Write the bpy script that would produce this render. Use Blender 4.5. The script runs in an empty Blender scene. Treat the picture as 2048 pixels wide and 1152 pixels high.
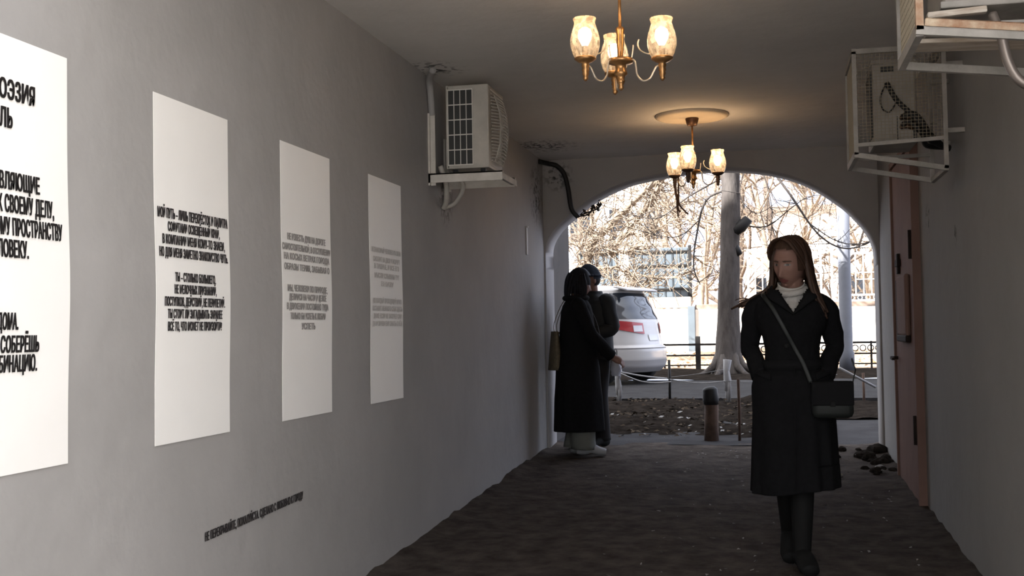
import bpy, bmesh, math, random
from math import sin, cos, pi, radians, exp, sqrt
from mathutils import Vector, Matrix, Quaternion, noise

scene = bpy.context.scene
COL = scene.collection
R = radians

# ------------------------------------------------------------------ camera
cam_d = bpy.data.cameras.new('camera')
cam = bpy.data.objects.new('camera', cam_d)
COL.objects.link(cam)
cam_d.sensor_width = 36.0
cam_d.lens = 40.766
cam_d.clip_start, cam_d.clip_end = .05, 500
_r = Vector((0.97649, 0.21492, -0.01683)); _u = Vector((0.02439, -0.03259, 0.99917)); _f = Vector((-0.21419, 0.97609, 0.03706))
cam.matrix_world = Matrix(((_r.x, _u.x, -_f.x, 0), (_r.y, _u.y, -_f.y, 0), (_r.z, _u.z, -_f.z, 0), (0, 0, 0, 1)))
scene.camera = cam

# ------------------------------------------------------------------ sky, sun, exposure
SUN_EL, SUN_AZ = R(38), R(-135)          # the sun stands behind and to the left of the passage
sun_dir = Vector((cos(SUN_EL) * -0.7071, cos(SUN_EL) * -0.7071, sin(SUN_EL)))
world = bpy.data.worlds.new('sky'); scene.world = world
world.use_nodes = True
wn, wl = world.node_tree.nodes, world.node_tree.links
wn.clear()
w_out = wn.new('ShaderNodeOutputWorld'); w_bg = wn.new('ShaderNodeBackground')
w_tc = wn.new('ShaderNodeTexCoord'); w_dot = wn.new('ShaderNodeVectorMath'); w_dot.operation = 'DOT_PRODUCT'
w_dot.inputs[1].default_value = sun_dir
w_map = wn.new('ShaderNodeMapRange'); w_map.inputs[1].default_value = -0.3; w_map.inputs[2].default_value = 1.0
w_mix = wn.new('ShaderNodeMix'); w_mix.data_type = 'RGBA'
w_mix.inputs[6].default_value = (0.82, 0.91, 1.15, 1); w_mix.inputs[7].default_value = (1.75, 1.72, 1.68, 1)
wl.new(w_tc.outputs['Generated'], w_dot.inputs[0]); wl.new(w_dot.outputs['Value'], w_map.inputs[0])
wl.new(w_map.outputs[0], w_mix.inputs[0]); wl.new(w_mix.outputs[2], w_bg.inputs[0])
w_bg.inputs[1].default_value = 2.1
wl.new(w_bg.outputs[0], w_out.inputs[0])

sun_l = bpy.data.lights.new('sun', 'SUN'); sun_l.energy = 22; sun_l.angle = R(.6); sun_l.color = (1, .965, .91)
sun_o = bpy.data.objects.new('sun', sun_l); COL.objects.link(sun_o)
sun_o.rotation_euler = sun_dir.to_track_quat('Z', 'Y').to_euler()

vs = scene.view_settings
scene.display_settings.display_device = 'sRGB'
vs.view_transform = 'Standard'; vs.look = 'None'; vs.exposure = 0.2; vs.gamma = 1.0; vs.use_curve_mapping = False
scene.cycles.use_denoising = True
scene.cycles.max_bounces = 8
scene.cycles.diffuse_bounces = 5
scene.cycles.transparent_max_bounces = 12
scene.cycles.sample_clamp_indirect = 6

# ------------------------------------------------------------------ helpers
def mat(name, color, rough=.8, metal=0.0, vary=0.0, vscale=4.0, bump=0.0, bscale=30.0, color2=None, spec=.3, emit=None, estr=0, transm=0, alpha=1, stretch=(1, 1, 1), coat=0):
    m = bpy.data.materials.new(name); m.use_nodes = True
    n, l = m.node_tree.nodes, m.node_tree.links
    b = n['Principled BSDF']
    b.inputs['Roughness'].default_value = rough; b.inputs['Metallic'].default_value = metal
    b.inputs['Specular IOR Level'].default_value = spec
    b.inputs['Transmission Weight'].default_value = transm
    b.inputs['Alpha'].default_value = alpha
    b.inputs['Coat Weight'].default_value = coat
    c = tuple(color) + (1,)
    b.inputs['Base Color'].default_value = c
    if emit:
        b.inputs['Emission Color'].default_value = tuple(emit) + (1,); b.inputs['Emission Strength'].default_value = estr
    tc = None
    if vary or color2 or bump:
        tc = n.new('ShaderNodeTexCoord'); mp = n.new('ShaderNodeMapping'); mp.inputs['Scale'].default_value = stretch
        l.new(tc.outputs['Object'], mp.inputs[0])
    if vary or color2:
        t = n.new('ShaderNodeTexNoise'); t.inputs['Scale'].default_value = vscale; t.inputs['Detail'].default_value = 6
        t.inputs['Roughness'].default_value = .62
        l.new(mp.outputs[0], t.inputs['Vector'])
        rp = n.new('ShaderNodeValToRGB'); rp.color_ramp.elements[0].position = .33; rp.color_ramp.elements[1].position = .68
        c2 = tuple(color2) + (1,) if color2 else tuple(min(1, x * (1 + vary)) for x in color) + (1,)
        c1 = c if color2 else tuple(x * (1 - vary) for x in color) + (1,)
        rp.color_ramp.elements[0].color = c1; rp.color_ramp.elements[1].color = c2
        l.new(t.outputs['Fac'], rp.inputs[0]); l.new(rp.outputs[0], b.inputs['Base Color'])
    if bump:
        t2 = n.new('ShaderNodeTexNoise'); t2.inputs['Scale'].default_value = bscale; t2.inputs['Detail'].default_value = 5
        l.new(mp.outputs[0], t2.inputs['Vector'])
        bp = n.new('ShaderNodeBump'); bp.inputs['Strength'].default_value = bump; bp.inputs['Distance'].default_value = .02
        l.new(t2.outputs['Fac'], bp.inputs['Height']); l.new(bp.outputs[0], b.inputs['Normal'])
    return m

class MB:
    """collects shapes into one mesh"""
    def __init__(s): s.bm = bmesh.new()
    def face(s, pts):
        return s.bm.faces.new([s.bm.verts.new(p) for p in pts])
    def box(s, lo, hi, M=None, bevel=0):
        x0, y0, z0 = lo; x1, y1, z1 = hi
        v = [Vector(q) for q in ((x0,y0,z0),(x1,y0,z0),(x1,y1,z0),(x0,y1,z0),(x0,y0,z1),(x1,y0,z1),(x1,y1,z1),(x0,y1,z1))]
        if M: v = [M @ q for q in v]
        vv = [s.bm.verts.new(q) for q in v]
        ff = [s.bm.faces.new([vv[i] for i in q]) for q in ((3,2,1,0),(4,5,6,7),(0,1,5,4),(1,2,6,5),(2,3,7,6),(3,0,4,7))]
        if bevel:
            es = list({e for f in ff for e in f.edges})
            bmesh.ops.bevel(s.bm, geom=es, offset=bevel, segments=2, affect='EDGES', profile=.5)
        return s
    def bar(s, a, b, w, h=None, up=(0, 0, 1)):
        """square bar from a to b"""
        h = h or w
        a, b = Vector(a), Vector(b); d = (b - a).normalized(); upv = Vector(up)
        if abs(d.dot(upv)) > .98: upv = Vector((0, 1, 0))
        sx = d.cross(upv).normalized(); sz = sx.cross(d)
        M = Matrix(((sx.x, d.x, sz.x, a.x), (sx.y, d.y, sz.y, a.y), (sx.z, d.z, sz.z, a.z), (0, 0, 0, 1)))
        return s.box((-w / 2, 0, -h / 2), (w / 2, (b - a).length, h / 2), M)
    def tube(s, pts, rad, n=8, caps=True, flat=1.0, ref=None):
        """tube along a polyline; rad a number or list of numbers / (rx, ry)"""
        pts = [Vector(p) for p in pts]; k = len(pts)
        rads = rad if isinstance(rad, (list, tuple)) else [rad] * k
        prev = Vector(ref) if ref else None; rings = []
        for i, p in enumerate(pts):
            d = (pts[min(i + 1, k - 1)] - pts[max(i - 1, 0)])
            d = d.normalized() if d.length > 1e-9 else Vector((0, 0, 1))
            if prev is None:
                prev = Vector((1, 0, 0)) if abs(d.x) < .9 else Vector((0, 1, 0))
            sx = prev - d * prev.dot(d)
            sx = sx.normalized() if sx.length > 1e-6 else d.orthogonal().normalized()
            prev = sx; sy = d.cross(sx)
            r = rads[i]; rx, ry = r if isinstance(r, (list, tuple)) else (r, r * flat)
            rings.append([s.bm.verts.new(p + sx * (rx * cos(2 * pi * j / n)) + sy * (ry * sin(2 * pi * j / n))) for j in range(n)])
        for a, b in zip(rings, rings[1:]):
            for j in range(n): s.bm.faces.new((a[j], a[(j + 1) % n], b[(j + 1) % n], b[j]))
        if caps:
            s.bm.faces.new(rings[0][::-1]); s.bm.faces.new(rings[-1])
        return s
    def lathe(s, prof, c=(0, 0, 0), n=24, caps=True, M=None):
        c = Vector(c); rings = []
        for r, z in prof:
            ring = [Vector((r * cos(2 * pi * j / n), r * sin(2 * pi * j / n), z)) for j in range(n)]
            rings.append([s.bm.verts.new(c + (M @ q if M else q)) for q in ring])
        for a, b in zip(rings, rings[1:]):
            for j in range(n): s.bm.faces.new((a[j], a[(j + 1) % n], b[(j + 1) % n], b[j]))
        if caps:
            s.bm.faces.new(rings[0][::-1]); s.bm.faces.new(rings[-1])
        return s
    def ball(s, c, r, n=12, m=8, M=None):
        r = r if isinstance(r, (list, tuple)) else (r, r, r); c = Vector(c)
        top = s.bm.verts.new(c + (M @ Vector((0, 0, r[2])) if M else Vector((0, 0, r[2]))))
        bot = s.bm.verts.new(c + (M @ Vector((0, 0, -r[2])) if M else Vector((0, 0, -r[2]))))
        rings = []
        for i in range(1, m):
            t = pi * i / m
            q = [Vector((r[0] * sin(t) * cos(2 * pi * j / n), r[1] * sin(t) * sin(2 * pi * j / n), r[2] * cos(t))) for j in range(n)]
            rings.append([s.bm.verts.new(c + (M @ v if M else v)) for v in q])
        for j in range(n):
            s.bm.faces.new((top, rings[0][j], rings[0][(j + 1) % n]))
            s.bm.faces.new((bot, rings[-1][(j + 1) % n], rings[-1][j]))
        for a, b in zip(rings, rings[1:]):
            for j in range(n): s.bm.faces.new((a[j], b[j], b[(j + 1) % n], a[(j + 1) % n]))
        return s
    def grid(s, fn, nu, nv, wrap=False, keep=None):
        """fn(i, j) -> point"""
        V = [[s.bm.verts.new(fn(i, j)) for i in range(nu)] for j in range(nv)]
        for j in range(nv - 1):
            for i in range(nu if wrap else nu - 1):
                if keep and not keep(i, j): continue
                i2 = (i + 1) % nu
                s.bm.faces.new((V[j][i], V[j][i2], V[j + 1][i2], V[j + 1][i]))
        return V
    def build(s, name, m, parent=None, smooth=False, recalc=True):
        if recalc: bmesh.ops.recalc_face_normals(s.bm, faces=s.bm.faces)
        me = bpy.data.meshes.new(name); s.bm.to_mesh(me); s.bm.free()
        for q in (m if isinstance(m, (list, tuple)) else [m]): me.materials.append(q)
        if smooth:
            for f in me.polygons: f.use_smooth = True
        o = bpy.data.objects.new(name, me); COL.objects.link(o)
        if parent: o.parent = parent
        return o

def tag(o, label, cat, group=None, kind=None):
    if label: o['label'] = label
    if cat: o['category'] = cat
    if group: o['group'] = group
    if kind: o['kind'] = kind
    return o
def empty(name, loc, label, cat, group=None, rz=0):
    o = bpy.data.objects.new(name, None); COL.objects.link(o)
    o.location = loc; o.rotation_euler = (0, 0, rz); o.empty_display_size = .1
    return tag(o, label, cat, group)
def struct(name, mb, m, smooth=False):
    o = mb.build(name, m, smooth=smooth); o['kind'] = 'structure'; return o
def solidify(o, t, off=0.0):
    md = o.modifiers.new('thickness', 'SOLIDIFY'); md.thickness = t; md.offset = off; return o
def crom(pts, k=6):
    """Catmull-Rom through points (tuples of any length)"""
    P = [tuple(p) for p in pts]; out = []
    for i in range(len(P) - 1):
        p0 = P[max(i - 1, 0)]; p1 = P[i]; p2 = P[i + 1]; p3 = P[min(i + 2, len(P) - 1)]
        for s_ in range(k):
            t = s_ / k
            out.append(tuple(.5 * (2 * b + (c - a) * t + (2 * a - 5 * b + 4 * c - d) * t * t + (-a + 3 * b - 3 * c + d) * t ** 3) for a, b, c, d in zip(p0, p1, p2, p3)))
    out.append(P[-1]); return out
def lerpk(keys, x):
    """piecewise-linear (smoothed) table lookup: keys [(x, v...)]"""
    if x <= keys[0][0]: return keys[0][1:]
    for a, b in zip(keys, keys[1:]):
        if x <= b[0]:
            t = (x - a[0]) / (b[0] - a[0]); t = t * t * (3 - 2 * t) * .5 + t * .5
            return tuple(p + (q - p) * t for p, q in zip(a[1:], b[1:]))
    return keys[-1][1:]
def nz(x, y, z=0, s=1.0): return noise.noise(Vector((x * s, y * s, z * s)))

# ------------------------------------------------------------------ passage dimensions (metres, camera height 0)
XL, XR, ZC, YE, YO = -1.94, .94, 1.526, 10.2, 10.6
YB_R, YB_C = 2.3, 2.6                        # where the right wall and the ceiling begin
def zfloor(y):
    keys = [(-30, -1.32), (2, -1.30), (5.47, -1.189), (10.1, -1.055), (11, -1.045), (15.6, -.99), (18, -.92), (25.0, -.89), (27.5, -.87), (30, -.58), (60, -.45)]
    for a, b in zip(keys, keys[1:]):
        if y <= b[0]: return a[1] + (b[1] - a[1]) * (y - a[0]) / (b[0] - a[0])
    return keys[-1][1]

# ------------------------------------------------------------------ setting materials
def plaster(name, base, stain_dark=None, stain_dark_at=None):
    m = mat(name, base, rough=.85, vary=.07, vscale=1.3, bump=.28, bscale=9)
    n, l = m.node_tree.nodes, m.node_tree.links
    if stain_dark_at:
        b = n['Principled BSDF']; src = b.inputs['Base Color'].links[0].from_socket
        tc = n.new('ShaderNodeTexCoord')
        acc = None
        for (cx, cy, cz, rad) in stain_dark_at:
            d = n.new('ShaderNodeVectorMath'); d.operation = 'DISTANCE'; d.inputs[1].default_value = (cx, cy, cz)
            l.new(tc.outputs['Object'], d.inputs[0])
            mr = n.new('ShaderNodeMapRange'); mr.inputs[1].default_value = rad; mr.inputs[2].default_value = rad * .2
            l.new(d.outputs['Value'], mr.inputs[0])
            if acc is None: acc = mr.outputs[0]
            else:
                mx = n.new('ShaderNodeMath'); mx.operation = 'MAXIMUM'; l.new(acc, mx.inputs[0]); l.new(mr.outputs[0], mx.inputs[1]); acc = mx.outputs[0]
        t = n.new('ShaderNodeTexNoise'); t.inputs['Scale'].default_value = 26; t.inputs['Detail'].default_value = 4
        l.new(tc.outputs['Object'], t.inputs['Vector'])
        r = n.new('ShaderNodeMapRange'); r.inputs[1].default_value = .50; r.inputs[2].default_value = .60; l.new(t.outputs['Fac'], r.inputs[0])
        mu = n.new('ShaderNodeMath'); mu.operation = 'MULTIPLY'; l.new(acc, mu.inputs[0]); l.new(r.outputs[0], mu.inputs[1])
        mi = n.new('ShaderNodeMix'); mi.data_type = 'RGBA'; mi.inputs[7].default_value = tuple(stain_dark) + (1,)
        l.new(mu.outputs[0], mi.inputs[0]); l.new(src, mi.inputs[6]); l.new(mi.outputs[2], b.inputs['Base Color'])
    return m
m_wall = plaster('grey_painted_plaster', (.335, .322, .312), (.05, .045, .04), [(XL, 9.9, 1.2, .35), (XL, 6.95, .84, .2)])  # first blotch darkens the plaster towards the arch corner
m_wall_r = plaster('grey_painted_plaster_shade_darkened', (.25, .24, .232), (.05, .05, .045), [(XR, 8.9, -.95, .28), (XR, 6.2, .45, .06), (XR, 7.2, .62, .12)])  # same plaster as the left wall, with shade put into its base colour
m_end = plaster('grey_plaster_end', (.33, .315, .31), (.04, .04, .04), [(-1.8, YE, 1.38, .16)])
m_ceil = plaster('grey_ceiling_paint', (.70, .675, .65), (.03, .03, .03), [(-1.85, 6.42, ZC, .22), (-1.8, 9.4, ZC, .4)])
m_facade = mat('pale_render', (.42, .40, .37), vary=.1)
m_dirt = mat('trodden_dirt', (.034, .027, .0225), rough=.95, vary=.35, vscale=7, color2=(.085, .071, .061), bump=.6, bscale=22, spec=.03)
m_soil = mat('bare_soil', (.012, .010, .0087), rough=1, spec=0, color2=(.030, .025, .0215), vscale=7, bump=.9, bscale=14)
m_asph = mat('worn_asphalt', (.040, .0395, .041), rough=.9, spec=.02, vary=.2, vscale=3, bump=.3, bscale=60)
m_conc = mat('worn_concrete', (.046, .045, .047), rough=.9, spec=.02, vary=.2, vscale=2.5, bump=.3, bscale=40)
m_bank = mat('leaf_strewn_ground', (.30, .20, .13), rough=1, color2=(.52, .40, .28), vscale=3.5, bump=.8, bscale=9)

# ------------------------------------------------------------------ the passage
def floor_pt(x, y):
    edge = min(abs(x - XL), abs(x - XR))
    return Vector((x, y, zfloor(y) + .012 * nz(x, y, 0, 2.3) + .006 * nz(x, y, 3, 8) + .03 * exp(-edge / .07) * (0.6 + nz(x, y, 5, 5))))
b = MB(); nu, nv = 60, 180
b.grid(lambda i, j: floor_pt(-2.0 + 3.0 * i / (nu - 1), -1.0 + 11.7 * j / (nv - 1)), nu, nv)
struct('floor', b, m_dirt, True)

HB = 16.0                                     # the house over the passage
b = MB()
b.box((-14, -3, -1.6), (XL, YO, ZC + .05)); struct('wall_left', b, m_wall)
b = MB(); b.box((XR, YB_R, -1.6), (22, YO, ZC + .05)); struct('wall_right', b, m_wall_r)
b = MB(); b.box((XL, YB_C, ZC), (XR, YO - .02, ZC + .3)); struct('ceiling', b, m_ceil)
b = MB()
b.box((-45, YB_C, ZC + .06), (22, YO, HB)); b.box((-45, -3, ZC + .06), (XL, YB_C, HB)); b.box((-45, -3, -1.6), (-14, YO, ZC + .06))  # unseen wing behind the camera on the left, put in to block the sun
struct('wall_upper', b, m_facade)

# end wall with its wide low arch
arch = crom([(-1.925, .55), (-1.922, .75), (-1.86, .88), (-1.75, .99), (-1.513, 1.165), (-1.28, 1.275), (-1.06, 1.335), (-.60, 1.392), (-.24, 1.388), (.1, 1.335), (.388, 1.225), (.645, 1.045), (.76, .93), (.86, .80), (.915, .66), (.925, .5)], 5)
arch = [(-1.925, -1.25)] + arch + [(.925, -1.25)]
b = MB()
for (x0, z0), (x1, z1) in zip(arch, arch[1:]):
    if abs(x1 - x0) > 1e-4:
        b.face([(x0, YE, z0), (x1, YE, z1), (x1, YE, ZC), (x0, YE, ZC)])
        b.face([(x0, YO, z0), (x0, YO, ZC), (x1, YO, ZC), (x1, YO, z1)])
    b.face([(x0, YE, z0), (x0, YO, z0), (x1, YO, z1), (x1, YE, z1)])
for x0, x1 in ((XL, -1.925), (.925, XR)):
    b.face([(x0, YE, -1.25), (x1, YE, -1.25), (x1, YE, ZC), (x0, YE, ZC)])
bmesh.ops.remove_doubles(b.bm, verts=b.bm.verts, dist=.0005)
o = struct('wall_end', b, m_end)
for f in o.data.polygons: f.use_smooth = abs(f.normal.y) < .5

# ground around the passage: the yard behind the camera and the courtyard beyond
def strip(name, x0, x1, y0, y1, m, dz=0, nx=40, ny=40, amp=.02, sc=1.4, zf=None):
    b = MB()
    def fn(i, j):
        x = x0 + (x1 - x0) * i / (nx - 1); y = y0 + (y1 - y0) * j / (ny - 1)
        z = (zf(x, y) if zf else zfloor(y)) + dz + amp * nz(x, y, 7, sc) + amp * .5 * nz(x, y, 2, sc * 4)
        return Vector((x, y, z))
    b.grid(fn, nx, ny); return struct(name, b, m, True)
m_yard = mat('pale_paving', (.43, .42, .41), rough=.9, vary=.15, vscale=2)
b = MB(); b.box((13, -16, -1.6), (22, -.5, 9)); struct('wall_yard_bounce', b, mat('pale_bounce_render', (.72, .71, .70), vary=.08, vscale=.8))  # unseen house side, added to bounce sunlight onto the left wall
strip('ground_yard', -40, 40, -40, -.9, m_yard, amp=.01)
strip('ground_yard_side', 1.05, 40, -.9, 2.4, m_yard, amp=.01, dz=-.004)
strip('path', -9, 8, 10.55, 15.62, m_conc, amp=.012, nx=80, ny=30)
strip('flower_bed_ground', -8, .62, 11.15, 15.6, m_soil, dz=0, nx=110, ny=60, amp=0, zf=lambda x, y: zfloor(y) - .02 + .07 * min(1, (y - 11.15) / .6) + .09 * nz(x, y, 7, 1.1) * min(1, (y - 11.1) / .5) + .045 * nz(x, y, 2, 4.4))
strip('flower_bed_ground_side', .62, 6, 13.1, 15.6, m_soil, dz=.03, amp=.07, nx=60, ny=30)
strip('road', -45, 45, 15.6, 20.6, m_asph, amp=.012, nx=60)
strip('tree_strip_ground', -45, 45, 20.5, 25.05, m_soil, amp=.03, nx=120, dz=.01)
b = MB(); b.box((-4, YO, -1.3), (-1.965, 11.7, 3.2)); struct('wall_outside', b, mat('brown_grey_render', (.055, .048, .044), vary=.2, vscale=3))
b = MB(); b.box((-30, 15.52, -1.1), (30, 15.66, -.93)); struct('kerb', b, m_conc)
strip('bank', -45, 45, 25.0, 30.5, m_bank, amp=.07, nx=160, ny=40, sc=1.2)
strip('ground_far', -60, 60, 30.4, 90, m_bank, amp=.1, nx=60)
# ------------------------------------------------------------------ writing
def text_mb(mb, s, size_h, width, place, bold=.014, align='c'):
    """letters of cap height size_h, squeezed to the given width; place(u, v) -> 3D, u from the middle of the line"""
    def glyphs(q):
        cu = bpy.data.curves.new('t', 'FONT'); cu.body = q; cu.size = 1; cu.offset = bold; cu.resolution_u = 3; cu.space_character = 1.07
        o = bpy.data.objects.new('t', cu); COL.objects.link(o)
        bpy.context.view_layer.update()
        ev = o.evaluated_get(bpy.context.evaluated_depsgraph_get()); me = ev.to_mesh()
        r = [v.co.copy() for v in me.vertices], [tuple(p.vertices) for p in me.polygons]
        ev.to_mesh_clear(); bpy.data.objects.remove(o); bpy.data.curves.remove(cu)
        return r
    vs_, fs = glyphs(s.replace('\u042d', '\u0404'))
    k = s.find('\u042d')
    if k > 0:                                        # the letter is the mirror image of its sister glyph
        lo = max(v.x for v in glyphs(s[:k])[0]) + .001; hi = max(v.x for v in glyphs(s[:k] + '\u0404')[0]) + .001
        sel = [v for v in vs_ if lo < v.x < hi]; c2 = min(v.x for v in sel) + max(v.x for v in sel)
        for v in sel: v.x = c2 - v.x
    if not vs_: return
    x0 = min(v.x for v in vs_); x1 = max(v.x for v in vs_)
    cap = .70
    sx = width / (x1 - x0); sy = size_h / cap
    for lay, sh in enumerate((-.032, 0, .032)):                     # heavy strokes: the letters struck three times
        nv_ = [mb.bm.verts.new(place((v.x + sh - (x0 + x1) / 2) * sx, v.y * sy) + Vector((.0006 * lay, 0, 0))) for v in vs_]
        for f in fs:
            try: mb.bm.faces.new([nv_[i] for i in f])
            except ValueError: pass

m_paper = mat('white_poster_paper', (.86, .84, .81), rough=.6, vary=.015, vscale=3)
m_inks = [mat('black_ink', (.012, .010, .010), rough=.6), mat('black_ink_thin', (.03, .026, .026), rough=.6), mat('grey_ink', (.36, .34, .325), rough=.7), mat('faint_grey_ink', (.66, .635, .61), rough=.7)]
def bulge(z): return .013 * exp(-((z - .15) / .22) ** 2)
def poster(y0, y1, lines, ink, label, zt=.80, zb=-.352):
    o = empty('wall_poster', (XL, (y0 + y1) / 2, zb), label, 'poster', 'posters on the left wall')
    X = XL + .004; ox, oy, oz = XL, (y0 + y1) / 2, zb
    b = MB()
    NZ = 40
    def fn(i, j):
        z = zb + (zt - zb) * j / NZ; y = y0 + (y1 - y0) * i / 6 + bulge(z)
        return Vector((X - ox, y - oy, z - oz))
    b.grid(fn, 7, NZ + 1)
    p = b.build('paper', m_paper, o); solidify(p, .0015, -1)
    b = MB()
    for (s, yc, zc, h, w) in lines:
        text_mb(b, s, h, w, lambda u, v, yc=yc, zc=zc: Vector((X + .0025 - ox, yc + u + bulge(zc + v) - oy, zc + v - oz)))
    b.build('lettering', m_inks[ink], o, recalc=False)
    return o
def rlines(L):          # lines given by their right end: (text, y_right, z_base, h, width per letter)
    return [(s, yr - len(s) * w / 2, z, h, len(s) * w) for s, yr, z, h, w in L]
poster(1.78, 2.94, rlines([
    ('ПОЭЗИЯ', 2.786, .632, .050, .0300), ('СТРОИТЕЛЬ', 2.69, .556, .050, .0265),
    ('ВДОХНОВЛЯЮЩИЕ', 2.804, .394, .044, .0240), ('ЛЮБОВЬ К СВОЕМУ ДЕЛУ,', 2.866, .334, .044, .0178),
    ('К ЛЮБОМУ ПРОСТРАНСТВУ', 2.902, .274, .044, .0180), ('И ЧЕЛОВЕКУ.', 2.747, .216, .044, .0178),
    ('ДОМА.', 2.704, .026, .042, .0170), ('ТЫ СОБЕРЁШЬ', 2.796, -.034, .042, .0195), ('КОМБИНАЦИЮ.', 2.789, -.085, .042, .0205)]), 0,
    'largest white poster cut off at the left edge, big bold black lettering')
c = 3.683
poster(3.417, 3.950, [('МОЙ ПУТЬ – ЛИШЬ ПЕРЕКРЁСТОК И ПАЛИТРА', c, .394, .032, .50), ('СОФИТАМИ ОСВЕЩЁННЫЙ КРАЙ,', c, .352, .030, .37),
    ('В КОМПАНИИ МЕНЯ КОМУ-ТО ЗНАЕМ,', c, .309, .030, .445), ('НО ДЛЯ МЕНЯ ЗАМЕТНО ЗНАКОМСТВО ЧУТЬ.', c, .266, .030, .49),
    ('ТЫ – СТОЛЬКО БОЛЬШЕГО.', c, .186, .029, .29), ('НЕ МЕЛОЧНЫХ ПРИЗНАНИЙ,', c, .145, .029, .30), ('ПОСТУПКОВ, ДЕЙСТВИЙ, НЕ ПЕРИПЕТИЙ.', c, .103, .029, .43),
    ('ТЫ СТОИТ ЛИ ЗАГАДЫВАТЬ ЗАРАНЕЕ', c, .062, .029, .39), ('ВСЁ ТО, ЧТО МОЖЕТ НЕ ПРОИЗОЙТИ?', c, .020, .029, .385)], 1,
    'white poster with two blocks of crisp small black text, right of the big lettered poster')
c = 4.692
def zz(y): return .797 - (y - 303) / 462
T3 = [('НЕ ИЗВЕСТЬ ДУШ НА ДОРОГЕ', 488, .42), ('САМОСТОЯТЕЛЬНОЙ, В ОТСТУПЛЕНИИ', 508, .53), ('НА КОСЫХ ВЕТРАХ ГОРОДА', 526, .50), ('ОБРАЗЫ ТЕРЯЯ, ЗАБЫВАЯ О', 546, .50),
      ('МЫ, ЧЕЛОВЕКИ ПО ПРИРОДЕ,', 587, .44), ('ДЕЛИМСЯ НА ЧАСТИ И ЦЕЛОЕ', 604, .41), ('В ДВИЖЕНИИ ПОСТОЯННО ТУДА', 622, .46), ('ТОЛЬКО БЫ УСПЕТЬ К ЛЮБИМ', 641, .39), ('УСПЕТЬ', 661, .15)]
poster(4.425, 4.975, [(s, c, zz(y), .026, w) for s, y, w in T3], 2, 'white poster with blurred grey text, between the crisp text poster and the narrow faint one')
c = 5.765
def zz(y): return .802 - (y - 357) / 386
T4 = [('НЕЗНАКОМЫЙ ЧЕЛОВЕК ИЗ ОКНА', 507, .47), ('СМОТРИТ НА ДВОР И МОЛЧИТ', 525, .43), ('В ТИШИНЕ, И ВСЕ ЕГО', 539, .40), ('МЫСЛИ СЛЫШНЫ ТУТ', 557, .40), ('ВНИЗУ', 573, .2),
      ('НО КАЖДЫЙ ПРОХОДЯЩИЙ МИМО', 607, .46), ('ОСТАВИТ НЕМНОГО СЕБЯ ЗДЕСЬ', 622, .48), ('ДАЖЕ ЕСЛИ НЕ ЗАХОЧЕТ САМ', 637, .45), ('ДА И ЗАЧЕМ ЕМУ ЗНАТЬ О НЁМ', 652, .48)]
poster(5.505, 6.030, [(s, c, zz(y), .024, w) for s, y, w in T4], 3, 'narrowest white poster with very faint text, nearest the left air conditioner')
# small line of lettering painted low on the wall
b = MB()
text_mb(b, 'НЕ ПЕРЕКРЫВАЙТЕ, ПОЖАЛУЙСТА. СДЕЛАНО С ЛЮБОВЬЮ К ГОРОДУ', .030, .875, lambda u, v: Vector((XL + .004, 4.19 + u, -.705 + .012 * (u / .44) + v)), bold=.012)
tag(b.build('wall_lettering', m_inks[1], recalc=False), 'single line of small black lettering low on the grey left wall', 'lettering')

# ------------------------------------------------------------------ chandeliers
m_brass = mat('tarnished_brass', (.47, .25, .10), rough=.34, metal=.85, vary=.25, vscale=30)
m_wire = mat('pale_metal_arm', (.75, .66, .55), rough=.3, metal=.8)
m_darkmetal = mat('dark_bronze', (.10, .055, .035), rough=.45, metal=.6)
m_bulb = mat('glowing_bulb', (1, .9, .7), emit=(1.0, .82, .58), estr=10)
def glass_mat():
    m = bpy.data.materials.new('amber_glass'); m.use_nodes = True
    n, l = m.node_tree.nodes, m.node_tree.links; n.remove(n['Principled BSDF'])
    tr = n.new('ShaderNodeBsdfTransparent'); tr.inputs[0].default_value = (.93, .88, .80, 1)
    tl = n.new('ShaderNodeBsdfTranslucent'); tl.inputs[0].default_value = (.92, .80, .66, 1)
    gl = n.new('ShaderNodeBsdfGlossy'); gl.inputs['Roughness'].default_value = .08; gl.inputs[0].default_value = (.9, .85, .8, 1)
    m1 = n.new('ShaderNodeMixShader'); m2 = n.new('ShaderNodeMixShader')
    tc = n.new('ShaderNodeTexCoord'); ns = n.new('ShaderNodeTexNoise'); ns.inputs['Scale'].default_value = 45; l.new(tc.outputs['Object'], ns.inputs['Vector'])
    mr = n.new('ShaderNodeMapRange'); mr.inputs[1].default_value = .35; mr.inputs[2].default_value = .7; mr.inputs[3].default_value = .14; mr.inputs[4].default_value = .42
    l.new(ns.outputs['Fac'], mr.inputs[0]); l.new(mr.outputs[0], m1.inputs[0])
    fr = n.new('ShaderNodeFresnel'); fr.inputs[0].default_value = 1.45
    l.new(tr.outputs[0], m1.inputs[1]); l.new(tl.outputs[0], m1.inputs[2])
    l.new(fr.outputs[0], m2.inputs[0]); l.new(m1.outputs[0], m2.inputs[1]); l.new(gl.outputs[0], m2.inputs[2])
    l.new(m2.outputs[0], n['Material Output'].inputs[0]); return m
m_glass = glass_mat()
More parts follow.
